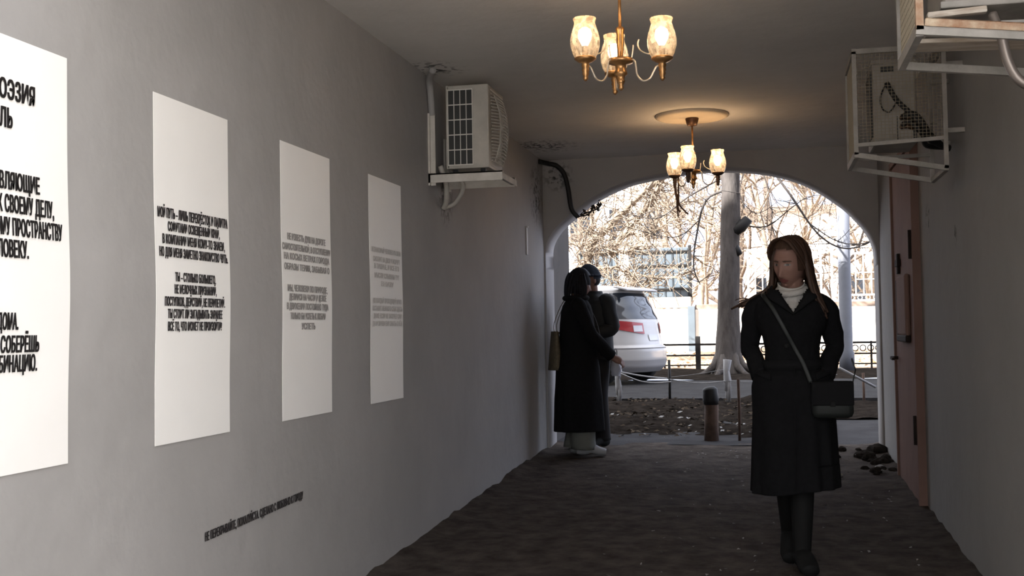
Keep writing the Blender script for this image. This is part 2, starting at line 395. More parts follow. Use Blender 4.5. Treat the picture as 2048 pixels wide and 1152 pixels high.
def chandelier(x, y, angles, label, medallion, dangling):
    t = empty('chandelier', (x, y, ZC), label, 'chandelier', 'three-shade chandeliers')
    b = MB()                                         # local z: 0 at the ceiling
    b.lathe([(.045, -.02), (.048, -.028), (.036, -.075), (.012, -.08)], n=20); b.build('ceiling_cup', m_darkmetal, t, True)
    b = MB(); b.lathe([(.0065, -.075), (.0065, -.275)], n=10); b.build('rod', m_brass, t, True)
    b = MB()
    b.lathe([(.008, -.26), (.016, -.265), (.02, -.272), (.017, -.28), (.015, -.30), (.016, -.33), (.013, -.36), (.011, -.385), (.02, -.395), (.052, -.398), (.055, -.405), (.05, -.416), (.024, -.422),
             (.022, -.44), (.026, -.452), (.028, -.462), (.018, -.47), (.014, -.485), (.018, -.49), (.014, -.498), (.009, -.51), (.012, -.517), (.007, -.528), (.001, -.53)], n=20)
    b.build('hub', m_brass, t, True)
    R_ = .183
    for k, a in enumerate(angles):
        ca, sa = cos(a), sin(a)
        def L(r, z): return (r * ca, r * sa, z)
        b = MB()
        b.tube([L(*q) for q in crom([(.045, -.405), (.062, -.412), (.068, -.44), (.074, -.475), (.098, -.50), (.128, -.495), (.146, -.468), (.160, -.448), (.180, -.444)], 5)], .0042, n=6)
        b.tube([L(*q) for q in crom([(.05, -.40), (.056, -.37), (.058, -.345)], 4)], .003, n=6)   # thin upright with its curl
        b.tube([L(*q) for q in crom([(.083, -.325), (.078, -.345), (.086, -.368), (.108, -.385), (.128, -.392)], 4)], .003, n=6)
        arm = b.build('arm', m_wire, t, True)
        b = MB(); c0 = Vector(L(R_, 0))
        b.lathe([(.043, -.412), (.046, -.418), (.03, -.430), (.014, -.436), (.017, -.446), (.013, -.456), (.016, -.464), (.012, -.472), (.014, -.48), (.009, -.492), (.012, -.498), (.005, -.508), (.001, -.51)], c0, n=16)
        b.build('lamp_cup', m_brass if not dangling else m_darkmetal, arm, True)
        b = MB()
        b.lathe([(.042, -.414), (.052, -.395), (.060, -.365), (.061, -.34), (.056, -.312), (.047, -.285), (.043, -.272), (.045, -.262), (.048, -.254), (.047, -.250)], c0, n=24, caps=False)
        b.build('glass_shade', m_glass, arm, True)
        b = MB(); b.lathe([(.013, -.42), (.013, -.365)], c0, n=12); b.build('lamp_holder', m_darkmetal, arm, True)
        b = MB(); b.lathe([(.010, -.366), (.014, -.358), (.026, -.335), (.029, -.318), (.024, -.298), (.010, -.288), (.001, -.286)], c0, n=16); b.build('bulb', m_bulb, arm, True)
        ld = bpy.data.lights.new('bulb_light', 'POINT'); ld.energy = 1.0 if dangling else .4; ld.color = (1, .62, .30); ld.shadow_soft_size = .03
        lo = bpy.data.objects.new('bulb_light', ld); COL.objects.link(lo); lo.parent = t; lo.location = c0 + Vector((0, 0, -.262))
    if dangling:
        b = MB(); c0 = Vector((R_ * cos(angles[1]), R_ * sin(angles[1]), 0)) * .95
        b.tube([c0 + Vector(q) for q in crom([(-.005, 0, -.44), (-.004, .0, -.52), (.008, 0, -.60), (.012, 0, -.66), (.03, 0, -.68)], 5)], .008, n=6)
        b.tube([c0 + Vector(q) for q in crom([(.02, 0, -.43), (.018, .01, -.53), (.02, 0, -.62), (.05, .01, -.665), (.085, 0, -.70)], 5)], .006, n=6)
        b.tube([c0 + Vector(q) for q in crom([(.01, .01, -.55), (.004, .0, -.63), (.012, 0, -.72)], 5)], .005, n=5)
        b.build('loose_wire', m_darkmetal, t, True)
    if medallion:
        b = MB(); b.lathe([(.262, 0), (.262, -.012), (.245, -.022), (.225, -.024), (.2, -.02), (.06, -.022), (.045, -.022)], (x, y, ZC), n=48)
        tag(b.build('ceiling_medallion', mat('cream_plaster', (.62, .52, .40), rough=.7), smooth=True), 'round cream plaster rose on the ceiling above the far chandelier', 'ceiling rose')
    return t
chandelier(-.572, 4.80, [R(-15), R(225), R(105)], 'larger near brass chandelier with three lit amber glass shades, hanging in mid passage', False, False)
chandelier(-.492, 8.36, [R(20), R(140), R(262)], 'smaller far three-shade chandelier under the round ceiling rose, in front of the arch', True, True)

# ------------------------------------------------------------------ air conditioners
m_acw = mat('grimy_white_enamel', (.44, .41, .36), rough=.5, vary=.15, vscale=6)
m_acd = mat('dark_fin_coil', (.05, .05, .048), rough=.6, metal=.3)
m_rail = mat('old_white_paint_on_steel', (.46, .43, .38), rough=.6, color2=(.62, .58, .52), vscale=9, bump=.2)
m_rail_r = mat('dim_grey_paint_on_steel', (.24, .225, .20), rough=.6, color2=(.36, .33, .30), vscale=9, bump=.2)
m_acr = mat('dusty_enamel', (.29, .265, .235), rough=.6, vary=.15, vscale=6)
m_rust = mat('rusty_flaking_paint', (.24, .10, .045), rough=.8, color2=(.55, .45, .33), vscale=11, bump=.5, bscale=40)
m_grille = mat('pale_grille_bars', (.66, .64, .58), rough=.5)
m_rubber = mat('black_rubber', (.012, .012, .012), rough=.5)

t = empty('air_conditioner', (-1.71, 6.88, .972), 'white air conditioner unit on the left wall bracket, dark gridded coil on its side', 'air conditioner', 'outdoor air conditioner units')
def loc(v): return Vector(v) - t.location
x0, x1, y0, y1, z0, z1 = -1.845, -1.585, 6.65, 7.06, .972, 1.472
b = MB(); b.box(loc((x0, y0 + .012, z0 + .01)), loc((x1 - .012, y1, z1 - .01)), bevel=.012)
b.box(loc((-1.685, y0, z0 + .012)), loc((x1, y0 + .06, z1 - .012)), bevel=.008)
b.box(loc((x0, y0, z1 - .028)), loc((x1, y1, z1)), bevel=.008); b.box(loc((x0, y0, z0)), loc((x1, y1, z0 + .022)), bevel=.006)
b.box(loc((x0, y0, z0)), loc((x0 + .014, y0 + .02, z1)))
b.build('casing', m_acw, t)
b = MB(); b.box(loc((x0 + .012, y0 + .004, z0 + .022)), loc((-1.685, y0 + .02, z1 - .028))); b.build('coil', m_acd, t)
b = MB()
for k in range(6):
    z = z0 + .022 + (z1 - z0 - .05) * k / 5; b.bar(loc((x0 + .008, y0 - .002, z)), loc((-1.683, y0 - .002, z)), .004, .006)
for k in range(5):
    x = x0 + .012 + (.15) * k / 4; b.bar(loc((x, y0 - .002, z0 + .02)), loc((x, y0 - .002, z1 - .026)), .004, .005)
b.build('coil_grille', m_grille, t)
b = MB()
for k in range(22):
    z = z0 + .05 + .40 * k / 21; q = abs(k - 10.5) / 10.5; dx = .045 * (1 - q * q) ** .5
    b.tube([loc((x1 + .002, y0 + .07, z)), loc((x1 + .01 + dx * .8, y0 + .13, z)), loc((x1 + .012 + dx, y0 + .215, z)), loc((x1 + .01 + dx * .8, y0 + .30, z)), loc((x1 + .002, y0 + .36, z))], .0045, n=5)
for k in range(7):
    y = y0 + .11 + .21 * k / 6; b.tube([loc((x1 + .012, y, z0 + .05)), loc((x1 + .042, y, z0 + .15)), loc((x1 + .05, y, z0 + .25)), loc((x1 + .042, y, z0 + .35)), loc((x1 + .012, y, z0 + .45))], .003, n=5)
b.build('fan_grille', m_acw, t)
b = MB()
for q in (y0 + .03, y1 - .06): b.box(loc((x0 + .03, q, z0 - .03)), loc((x0 + .06, q + .03, z0))); b.box(loc((x1 - .06, q, z0 - .03)), loc((x1 - .03, q + .03, z0)))
b.build('foot', m_rubber, t)

t = empty('wall_bracket', (XL, 6.6, .87), 'white steel angle bracket on the left wall, holding up the gridded air conditioner', 'bracket')
for q, zt in ((6.60, 1.30), (6.94, 1.20)):
    b = MB(); b.box(loc((XL, q - .02, .87)), loc((XL + .012, q + .02, zt))); b.box(loc((XL, q - .004, .87)), loc((XL + .04, q + .004, zt))); b.build('upright', m_rail, t)
    b = MB(); b.box(loc((XL, q - .02, .932)), loc((-1.49, q + .02, .94))); b.box(loc((XL, q - .02, .885)), loc((-1.49, q - .012, .94))); b.build('arm', m_rail, t)
b = MB(); b.bar(loc((-1.50, 6.585, .91)), loc((-1.50, 6.98, .91)), .02, .035); b.build('front_rail', m_rail, t)
b = MB(); b.tube([loc(q) for q in crom([(-1.90, 6.7, 1.0), (-1.88, 6.75, .90), (-1.90, 6.82, .80), (-1.925, 6.85, .76)], 5)], .016, n=7)
b.tube([loc(q) for q in crom([(-1.88, 6.85, 1.0), (-1.80, 6.85, .90), (-1.86, 6.9, .80), (-1.93, 6.9, .77)], 5)], .014, n=7); b.build('pipe', m_acw, t, True)
b = MB(); b.tube(crom([(-1.85, 6.4, 1.515), (-1.90, 6.5, 1.49), (-1.915, 6.56, 1.44), (-1.918, 6.6, 1.29)], 5), .021, n=8)
tag(b.build('pipe_cover', m_wall, smooth=True), 'grey painted pipe running from the ceiling down to the left wall bracket', 'pipe')

m_mesh = mat('wire_mesh_steel', (.30, .25, .18), rough=.6)
def cage(px, pz, y0, y1, w, h, label, sag, rust):
    """steel frame hung on the right wall, its corner px,pz at the bottom on the passage side"""
    t = empty('security_cage', (px, y0, pz), label, 'cage', 'steel cages on the right wall')
    M_ = m_rust if rust else m_rail_r; d = y1 - y0; s = .02
    def one(name, p, q, a_, c_=None, m=None):
        b = MB(); b.bar(p, q, a_, c_); b.build(name, m or m_rail_r, t)
    for x in (0, w):
        for y in (0, d): one('upright', (x, y, (-sag if x else 0)), (x, y, h), s, None, M_ if y == 0 else None)
    for z in (0, h):
        for y in (0, d): one('rail', (-.01, y, z), (w + .01, y, z - (sag if z == 0 else 0)), s, s * 1.2)
        one('rail', (0, 0, z), (0, d, z), s, s * 1.6); one('rail', (w, 0, z - (sag if z == 0 else 0)), (w, d, z - (sag if z == 0 else 0)), s)
    if not rust: one('rail', (-.005, 0, .045), (w, 0, .062), s * .9)
    one('rail', (0, d, .045), (w, d, .05), s * .9)
    for z in (.1, h - .08):
        for y in (.03, d - .03): one('wall_arm', (w, y, z), (XR - px + .03, y, z), .022)
    b = MB()
    for k in range(1, 24): b.tube([(0, d * k / 24, .01), (0, d * k / 24, h)], .0014, n=4)
    for k in range(1, 30): b.tube([(0, 0, h * k / 30), (0, d, h * k / 30)], .0014, n=4)
    if rust: b.build('wire_mesh', m_mesh, t); return t
    for k in range(1, 24): b.tube([(w * k / 24, 0, .06), (w * k / 24, 0, h)], .0010, n=4)
    for k in range(1, 28): b.tube([(0, 0, .06 + (h - .06) * k / 28), (w, 0, .06 + (h - .06) * k / 28)], .0010, n=4)
    b.build('wire_mesh', m_mesh, t)
    return t
cg = cage(.44, .822, 5.80, 6.28, .41, .50, 'steel cage on the right wall, farther one holding a whole white unit', .085, False)
t = empty('air_conditioner', (.64, 6.1, .872), 'white air conditioner inside the far steel cage on the right wall, small dark badge', 'air conditioner', 'outdoor air conditioner units')
b = MB(); b.box(loc((.535, 5.93, .885)), loc((.74, 6.25, 1.298)), bevel=.012); b.box(loc((.53, 5.925, 1.28)), loc((.745, 6.25, 1.302)), bevel=.005); b.build('casing', m_acr, t)
b = MB(); b.box(loc((.575, 5.922, 1.243)), loc((.635, 5.93, 1.268))); b.build('badge', m_acd, t)
b = MB(); b.box(loc((.72, 5.924, .90)), loc((.735, 5.93, 1.02))); b.box(loc((.535, 5.924, .885)), loc((.74, 5.93, .893))); b.box(loc((.645, 5.926, .892)), loc((.649, 5.93, 1.02))); b.build('valve_cover', m_acd, t)
b = MB(); b.box(loc((.527, 5.96, .93)), loc((.535, 6.22, 1.25))); b.build('fan_grille', m_acd, t)
b = MB()
for z in (1.01, .965): b.tube([loc((.665, 5.925, z)), loc((.665, 5.905, z)), loc((.69, 5.90, z)), loc((.72, 5.905, z - .012))], .011, n=8)
b.build('valve', m_darkmetal, t, True)
for q, r_ in (([(.60, 5.91, 1.185), (.64, 5.90, 1.10), (.70, 5.89, 1.03), (.76, 5.9, .96), (.84, 6.0, .90), (.90, 6.05, .86)], .013), ([(.665, 5.90, 1.01), (.72, 5.89, 1.02), (.77, 5.9, .96), (.80, 5.95, .90), (.9, 6.05, .87)], .015),
              ([(.665, 5.9, .965), (.70, 5.89, .985), (.76, 5.9, .92), (.79, 6.0, .88), (.91, 6.1, .88)], .014), ([(.60, 5.915, 1.185), (.57, 5.905, 1.12), (.575, 5.905, 1.06), (.61, 5.905, 1.04), (.64, 5.9, 1.08)], .004)):
    b = MB(); b.tube([loc(v) for v in crom(q, 5)], r_, n=7); b.build('pipe', m_rubber, t, True)

cg = cage(.425, .80, 3.30, 3.74, .47, .70, 'rusty steel cage at the upper right corner of the passage, with planks inside', .06, True)
t = empty('air_conditioner', (.7, 3.5, .91), 'weathered air conditioner in the rusty near cage, mostly above the frame', 'air conditioner', 'outdoor air conditioner units')
b = MB(); b.box(loc((.50, 3.37, .885)), loc((.84, 3.70, 1.42)), bevel=.012); b.build('casing', m_acr, t)
b = MB(); b.box(loc((.49, 3.362, .872)), loc((.85, 3.71, .892)), bevel=.004); b.build('base_pan', m_rail_r, t)
m_plank = mat('weathered_board', (.40, .32, .24), rough=.9, color2=(.62, .55, .47), vscale=6, bump=.4, bscale=12, stretch=(1, 6, 6))
def plank(lo, hi, rz, rx, m, label):
    c = (Vector(lo) + Vector(hi)) / 2; h = (Vector(hi) - Vector(lo)) / 2
    b = MB(); b.box(-h, h, bevel=.004)
    for v in b.bm.verts: v.co += Vector((0, .006 * nz(v.co.x * 9, v.co.z, 1), .005 * nz(v.co.x * 11, v.co.y, 4)))
    o = b.build('board', m, None); o.location = c; o.rotation_euler = (rx, 0, rz) if False else (0, rx, rz)
    return tag(o, label, 'board', 'boards under the near unit')
m_planklight = mat('flaking_pale_board', (.62, .57, .50), rough=.9, color2=(.34, .27, .21), vscale=7, bump=.5, bscale=14, stretch=(1, 6, 6))
plank((.450, 3.325, .842), (.605, 3.355, .860), 0, R(-3), m_planklight, 'short pale flaking board in the near cage, just under the unit')
plank((.455, 3.37, .818), (.84, 3.44, .830), 0, R(1), m_rail_r, 'long grey strip in the near cage, below the pale flaking board')
plank((.435, 3.288, .778), (.905, 3.2895, .800), 0, R(7), m_rust, 'rusty brown strip along the lower front edge of the near cage')
plank((.45, 3.58, .822), (.86, 3.70, .836), 0, R(2), m_plank, 'wide brown board across the bottom of the near cage, at its back')
b = MB(); b.tube(crom([(.62, 3.34, .84), (.635, 3.31, .77), (.645, 3.29, .70), (.665, 3.28, .65), (.70, 3.28, .625), (.75, 3.29, .63), (.84, 3.32, .68), (.94, 3.36, .74)], 6), .0135, n=9)
tag(b.build('drain_hose', mat('grey_metal_conduit', (.20, .17, .15), rough=.35, metal=.6), smooth=True), 'grey drain hose looping below the rusty near cage', 'hose')

# ------------------------------------------------------------------ left wall and arch details
b = MB(); b.tube(crom([(-1.932, 10.0, 1.49), (-1.87, 10.12, 1.485), (-1.80, 10.14, 1.465), (-1.735, 10.15, 1.39), (-1.70, 10.15, 1.25), (-1.675, 10.15, 1.08), (-1.62, 10.17, 1.0)], 6), .021, n=9)
tag(b.build('cable', m_rubber, smooth=True), 'thick black cable curving down from the ceiling corner to the arch', 'cable')
b = MB(); b.box((XL, 9.395, .63), (XL + .012, 9.43, .86), bevel=.004); b.box((XL, 9.39, .855), (XL + .02, 9.435, .868), bevel=.003)
tag(b.build('wall_strip', mat('pale_strip', (.46, .45, .45), rough=.5)), 'narrow pale vertical strip fixed on the left wall near the arch', 'strip')
m_leaf = mat('dark_dry_leaf', (.04, .035, .03), rough=.9)
b = MB(); random.seed(4)
for k in range(46):
    c = Vector((-1.60 + random.random() * .20, 10.16 - random.random() * .06, 0)); c.z = 1.0 + (c.x + 1.60) * .5 + random.gauss(0, .025)
    d = Vector((random.gauss(0, 1), random.gauss(0, 1), random.gauss(0, 1))).normalized() * random.uniform(.012, .028); s_ = d.orthogonal() * .45
    b.face([c - d, c + s_, c + d, c - s_])
b.tube(crom([(-1.62, 10.17, 1.0), (-1.55, 10.15, 1.03), (-1.42, 10.13, 1.07)], 4), .006, n=5)
tag(b.build('dry_ivy_sprig', m_leaf), 'small dark dried sprig at the end of the black cable on the arch', 'sprig')

m_iron = mat('blackened_iron', (.022, .016, .014), rough=.8, spec=.1)
# ------------------------------------------------------------------ metal door on the right wall
m_pink = mat('faded_pink_paint', (.185, .115, .095), rough=.75, spec=.05, vary=.10, vscale=2, bump=.15, bscale=8)
d = MB()
d.box((XR - .035, 7.60, -1.135), (XR + .01, 8.76, 1.12), bevel=.006)
door = d.build('door_1', m_pink); door['kind'] = 'structure'
b = MB(); b.box((XR - .05, 7.565, -1.15), (XR + .01, 7.60, 1.16)); b.box((XR - .05, 8.76, -1.10), (XR + .01, 8.795, 1.16)); b.box((XR - .05, 7.565, 1.12), (XR + .01, 8.795, 1.16)); b.build('door_frame', m_pink, door)
for z in (.50, -.66):
    b = MB(); b.lathe([(.016, -.09), (.016, .09)], (XR - .052, 7.61, z), n=10); b.build('hinge', m_iron, door, True)
b = MB(); b.bar((XR - .04, 8.62, -.235), (XR - .09, 8.62, -.235), .022); b.bar((XR - .085, 8.63, -.235), (XR - .085, 8.50, -.24), .018); b.build('door_handle', m_iron, door)
t = empty('letter_box', (XR - .035, 8.3, -.12), 'pink painted metal box with a dark rim, fixed on the pink door', 'box')
b = MB(); b.box(loc((XR - .068, 7.87, -.075)), loc((XR - .035, 8.36, .33)), bevel=.015); b.build('body', m_pink, t)
b = MB(); b.box(loc((XR - .066, 8.34, -.09)), loc((XR - .036, 8.42, .31)), bevel=.008); b.box(loc((XR - .070, 7.87, -.115)), loc((XR - .036, 8.40, -.07)), bevel=.008); b.build('rim', m_iron, t)
b = MB(); b.box((XR - .06, 8.34, .40), (XR - .036, 8.48, .45), bevel=.004); b.box((XR - .055, 8.38, .35), (XR - .036, 8.45, .49), bevel=.004)
tag(b.build('door_latch', m_iron), 'dark metal latch on the pink door, just above the pink box', 'latch')

# rubble at the foot of the right wall
random.seed(11)
m_stone = mat('dark_rubble', (.030, .026, .023), rough=1, spec=0, vary=.4, vscale=12, bump=.6)
m_pale = mat('pale_rubble', (.26, .25, .24), rough=1, vary=.2, vscale=12)
def stone(x, y, s, m, label):
    b = MB(); b.ball((0, 0, 0), (s * random.uniform(.8, 1.3), s * random.uniform(.8, 1.3), s * random.uniform(.45, .75)), 9, 6)
    k = random.random() * 50
    for v in b.bm.verts: v.co *= 1 + .45 * nz(v.co.x / s + k, v.co.y / s, v.co.z / s, 1.1)
    o = b.build('rubble_stone', m); o.location = (x, y, zfloor(y) + s * .28); o.rotation_euler.z = random.random() * 6
    tag(o, label, 'stone', 'rubble by the right wall')
for k in range(26):
    y = random.uniform(8.8, 10.2); x = .9 - abs(random.gauss(0, .22))
    stone(x, y, random.uniform(.02, .06), m_stone, 'dark lump of rubble on the floor at the foot of the right wall')
stone(.875, 10.02, .085, m_stone, 'largest dark lump of rubble, against the right arch jamb')
stone(.45, 8.75, .04, m_pale, 'pale lump of rubble beside the walking woman\'s coat hem')
stone(.80, 9.2, .025, m_pale, 'small pale chip on the dark rubble by the right wall')

# pale scraps trodden into the floor
b = MB(); random.seed(21)
def scrap(b, x, y, s):
    z = zfloor(y) + .026; a = random.random() * 6.3; c, s_ = cos(a), sin(a); l, w = s * random.uniform(.8, 1.6), s * random.uniform(.4, .8)
    p = [(-l, -w), (l, -w * .6), (l * .8, w), (-l * .7, w * .8)]
    vv = [Vector((x + u * c - v * s_, y + u * s_ + v * c, z + .012 * nz(x, y, 0, 2.3) + random.uniform(-.002, .008))) for u, v in p]
    b.face(vv)
for k in range(280):
    y = 9.9 - 5.6 * random.random() ** 1.6; x = random.gauss(.1, .55)
    if -1.75 < x < .85: scrap(b, x, y, random.uniform(.004, .011))
o = b.build('litter', m_pale); tag(o, 'tiny pale scraps scattered over the dirt floor', 'litter', kind='stuff')
# ------------------------------------------------------------------ the courtyard beyond the arch
m_black = mat('black_iron', (.014, .013, .013), rough=.6)
m_whitewall = mat('whitewashed_wall', (.78, .75, .70), rough=.9, vary=.10, vscale=1.2, bump=.3, bscale=6)
m_coping = mat('dark_coping', (.22, .17, .14), rough=.9, vary=.3, vscale=5)
m_whiteiron = mat('white_painted_iron', (.72, .66, .62), rough=.5)
m_bluesheet = mat('blue_grey_sheet', (.10, .125, .15), rough=.6, vary=.12, vscale=2)
m_bark = mat('grey_bark', (.048, .041, .039), rough=.95, color2=(.095, .085, .080), vscale=9, bump=.9, bscale=20, stretch=(1, 1, .3))
m_twig = mat('tan_twigs', (.25, .20, .155), rough=.9, vary=.3, vscale=3)
m_twig2 = mat('brown_twigs', (.14, .11, .09), rough=.9, vary=.3, vscale=3)
m_sunbark = mat('pale_bark', (.30, .24, .185), rough=.9, vary=.25, vscale=8)

# white car, tail towards the camera
m_car = mat('white_car_paint', (.50, .49, .49), rough=.3, spec=.5, coat=.4)
m_carglass = mat('dark_car_glass', (.022, .027, .036), rough=.06, spec=.7)
m_carlow = mat('grey_bumper_plastic', (.36, .35, .36), rough=.5)
m_red = mat('red_lamp_lens', (.35, .012, .016), rough=.12, spec=.6, coat=.5)
m_clear = mat('clear_lamp_lens', (.62, .62, .66), rough=.12, spec=.6)
m_tyre = mat('black_tyre', (.015, .015, .015), rough=.9)
m_alloy = mat('grey_alloy', (.35, .35, .37), rough=.35, metal=.7)
car = empty('car', (-1.76, 19.4, zfloor(19.4)), 'white hatchback car parked behind the two standing people, red tail lamp', 'car', None, math.atan2(sin(R(19)), -cos(R(19))))
ZK = [  # z, rear x, front x, half width
    (.20, .12, 3.78, .78), (.30, .03, 3.88, .84), (.42, .00, 3.92, .86), (.56, .00, 3.92, .87), (.615, .02, 3.90, .87), (.64, .075, 3.88, .865), (.80, .115, 3.84, .875), (.95, .14, 3.7, .872), (1.03, .155, 3.3, .862),
    (1.06, .17, 2.95, .852), (1.25, .265, 2.55, .79), (1.45, .365, 2.18, .71), (1.54, .42, 2.0, .66), (1.57, .42, 1.95, .64), (1.62, .60, 1.75, .58), (1.66, .85, 1.55, .45), (1.672, 1.1, 1.3, .25)]
def car_pt(z, t, off=0):
    xr, xf, hw = lerpk(ZK, z); n = 3.6
    c, s_ = cos(t), sin(t)
    sg = lambda v: (abs(v) ** (2 / n)) * (1 if v >= 0 else -1)
    x = (xr + xf) / 2 + ((xf - xr) / 2 + off) * sg(c); y = (hw + off) * sg(s_)
    y *= 1 - .10 * max(0, (x - 2.6) / 1.4) - .12 * max(0, (.5 - x) / .5) ** 2
    return Vector((x, y, z))
b = MB(); zs = [.20 + (1.672 - .20) * k / 70 for k in range(71)]
V = b.grid(lambda i, j: car_pt(zs[j], 2 * pi * (i + .5) / 120), 120, 71, wrap=True)
b.bm.faces.new(V[0][::-1]); b.bm.faces.new(V[-1])
b.build('body', m_car, car, True)
def patch(name, m, t0, t1, z0, z1, off, nu=20, nv=14, shape=None, parent=car):
    b = MB()
    def fn(i, j):
        u, v = i / (nu - 1), j / (nv - 1)
        if shape: u, v = shape(u, v)
        return car_pt(z0 + (z1 - z0) * v, t0 + (t1 - t0) * u, off)
    b.grid(fn, nu, nv); return b.build(name, m, parent, True)
def tt(y, hw=.85): # parameter near the tail for a fraction across
    return pi
# superellipse parameter: rear face spans about pi-.5 .. pi+.5 ; near side is +y (towards the camera after turning)
for nm, a, bb, z0, z1 in (('rear_window', pi - .95, pi + .95, 1.08, 1.515),):
    patch(nm, m_carglass, a, bb, z0, z1, .006, 30, 16)
for sgn in (1, -1):
    lamp = patch('tail_lamp', m_red, pi + sgn * .90, pi + sgn * .17, .83, 1.06, .012, 22, 14, shape=lambda u, v: (u, v * (1 - .22 * u) + (1 - v) * .45 * (1 - u) ** 1.3))
    patch('reversing_lens', m_clear, pi + sgn * .44, pi + sgn * .21, .87, .97, .018, 8, 8, parent=lamp)
    patch('side_window', m_carglass, sgn * 1.35, sgn * 1.88, 1.08, 1.50, .005, 20, 12)
patch('bumper', m_carlow, pi - 1.40, pi + 1.40, .22, .40, .012, 30, 8)
patch('number_plate', m_clear, pi - .07, pi + .07, .72, .82, .012, 6, 4)
b = MB(); b.tube([car_pt(.60, pi + q, .008) for q in [(-1.3 + 2.6 * k / 24) for k in range(25)]], .008, n=6); b.build('bumper_seam', m_carlow, car, True)
b = MB()
b.grid(lambda i, j: Vector((.30 + .22 * j / 4 - .03 * (1 - abs(i / 10 - 1)) * 0, (-.62 + 1.24 * i / 20), 1.555 + .055 * (j / 4) ** .7)), 21, 5)
sp = b.build('spoiler', m_car, car, True); solidify(sp, .03, 0)
for x in (.72, 3.15):
    for sgn in (1, -1):
        b = MB(); M_ = Matrix.Rotation(R(90), 3, 'X')
        b.lathe([(.18, -.09), (.29, -.10), (.31, -.07), (.31, .07), (.29, .10), (.18, .09)], (x, sgn * .76, .31), n=32, M=M_); w_ = b.build('wheel', m_tyre, car, True)
        b = MB(); b.lathe([(.19, -.02), (.19, .02)], (x, sgn * .85, .31), n=24, M=M_); b.build('hub_cap', m_alloy, w_, False)

# large bare tree in the shade, its roots in the bank
def jitter_tube(b, pts, rads, n, amp, seed):
    k = len(pts)
    before = len(b.bm.verts)
    b.tube(pts, rads, n)
    b.bm.verts.ensure_lookup_table()
    for v in list(b.bm.verts)[before:]:
        q = nz(v.co.x * 3 + seed, v.co.y * 3, v.co.z * 1.3); v.co += Vector((q, nz(v.co.y * 3, v.co.z, seed), 0)) * amp
def branch_tree(name, x, y, h, r, seed, label, group, trunk_m, twig_m, spread=1.0, n1=11, n2=7, n3=5, lean=(0, 0), low=.28, fork=True, twig_r=.009, drop=0):
    rnd = random.Random(seed); z0 = zfloor(y) - .06
    t = empty(name, (x, y, z0), label, 'tree', group)
    tk, tw = MB(), MB()
    def rv(s): return Vector((rnd.gauss(0, s), rnd.gauss(0, s), rnd.gauss(0, s)))
    def grow(mb, p, d, L, r0, r1, seg, wob, n, up=.05):
        pts, rads = [p.copy()], [r0]
        for k in range(seg):
            d = (d + rv(wob) + Vector((0, 0, up))).normalized(); p = p + d * (L / seg)
            pts.append(p.copy()); rads.append(r0 + (r1 - r0) * (k + 1) / seg)
        mb.tube(pts, rads, n, caps=False); return pts, rads
    tp, tr = grow(tk, Vector((0, 0, 0)), Vector((lean[0], lean[1], 1)).normalized(), h, r, r * .25, 9, .05, 10, .1)
    for i in range(n1):
        f = low + (1 - low) * (i + rnd.random()) / n1; k = min(len(tp) - 1, int(f * (len(tp) - 1)))
        a = rnd.random() * 6.283; el = rnd.uniform(.2, 1.0)
        d = Vector((cos(a), sin(a), el)).normalized(); L1 = h * .48 * spread * (1.15 - f * .6) * rnd.uniform(.7, 1.2)
        p1, r1 = grow(tk, tp[k], d, L1, tr[k] * .5, .014, 6, .16, 6, .06)
        for j in range(n2):
            q = rnd.randint(1, len(p1) - 1); d2 = ((p1[q] - p1[q - 1]).normalized() + rv(.55)).normalized(); L2 = L1 * rnd.uniform(.25, .55)
            p2, r2 = grow(tw, p1[q], d2, L2, max(twig_r * 1.3, r1[q] * .5), twig_r * .8, 4, .2, 4, .04 - drop)
            for m_ in range(n3):
                q2 = rnd.randint(0, len(p2) - 1); d3 = ((p2[q2] - p2[max(0, q2 - 1)]).normalized() + rv(.7)).normalized()
                grow(tw, p2[q2], d3, L2 * rnd.uniform(.35, .8), twig_r * .8, twig_r * .45, 3, .25, 3, .03 - drop)
    tk.build('trunk', trunk_m, t, True, recalc=False); tw.build('twigs', twig_m, t, False, recalc=False)
    return t

t = empty('tree', (-.76, 23.0, -.90), 'thick grey trunked tree in the shade, left of the walking woman', 'tree')
b = MB()
tp = crom([(0, 0, -.05), (.0, 0, .25), (.02, 0, .7), (.05, 0, 1.8), (.11, 0, 3.0), (.12, 0, 4.2), (.05, .1, 5.6)], 5)
tr = [r_[0] for r_ in crom([(.36,), (.27,), (.235,), (.20,), (.185,), (.18,), (.15,)], 5)]
jitter_tube(b, tp, tr, 18, .03, 1)
b.build('trunk', m_bark, t, True)
rnd = random.Random(5)
for a in (-2.7, -1.9, -.9, -.2, .7, 2.0, 3.0):
    b = MB(); L = rnd.uniform(.35, .6)
    jitter_tube(b, [Vector((cos(a) * q[0], sin(a) * q[0], q[1])) for q in ((.14, .42), (.27, .16), (.27 + L * .4, .03), (.27 + L, -.08))], [.10, .085, .055, .02], 8, .02, a)
    b.build('root', m_bark, t, True)
b = MB(); jitter_tube(b, [(.14, -.05, 2.75), (.32, -.08, 2.85), (.46, -.1, 3.0)], [.12, .12, .09], 9, .03, 3); jitter_tube(b, [(.14, -.05, 2.5), (.27, -.08, 2.3)], [.10, .06], 8, .03, 5); b.build('branch_stub', m_black, t, True)
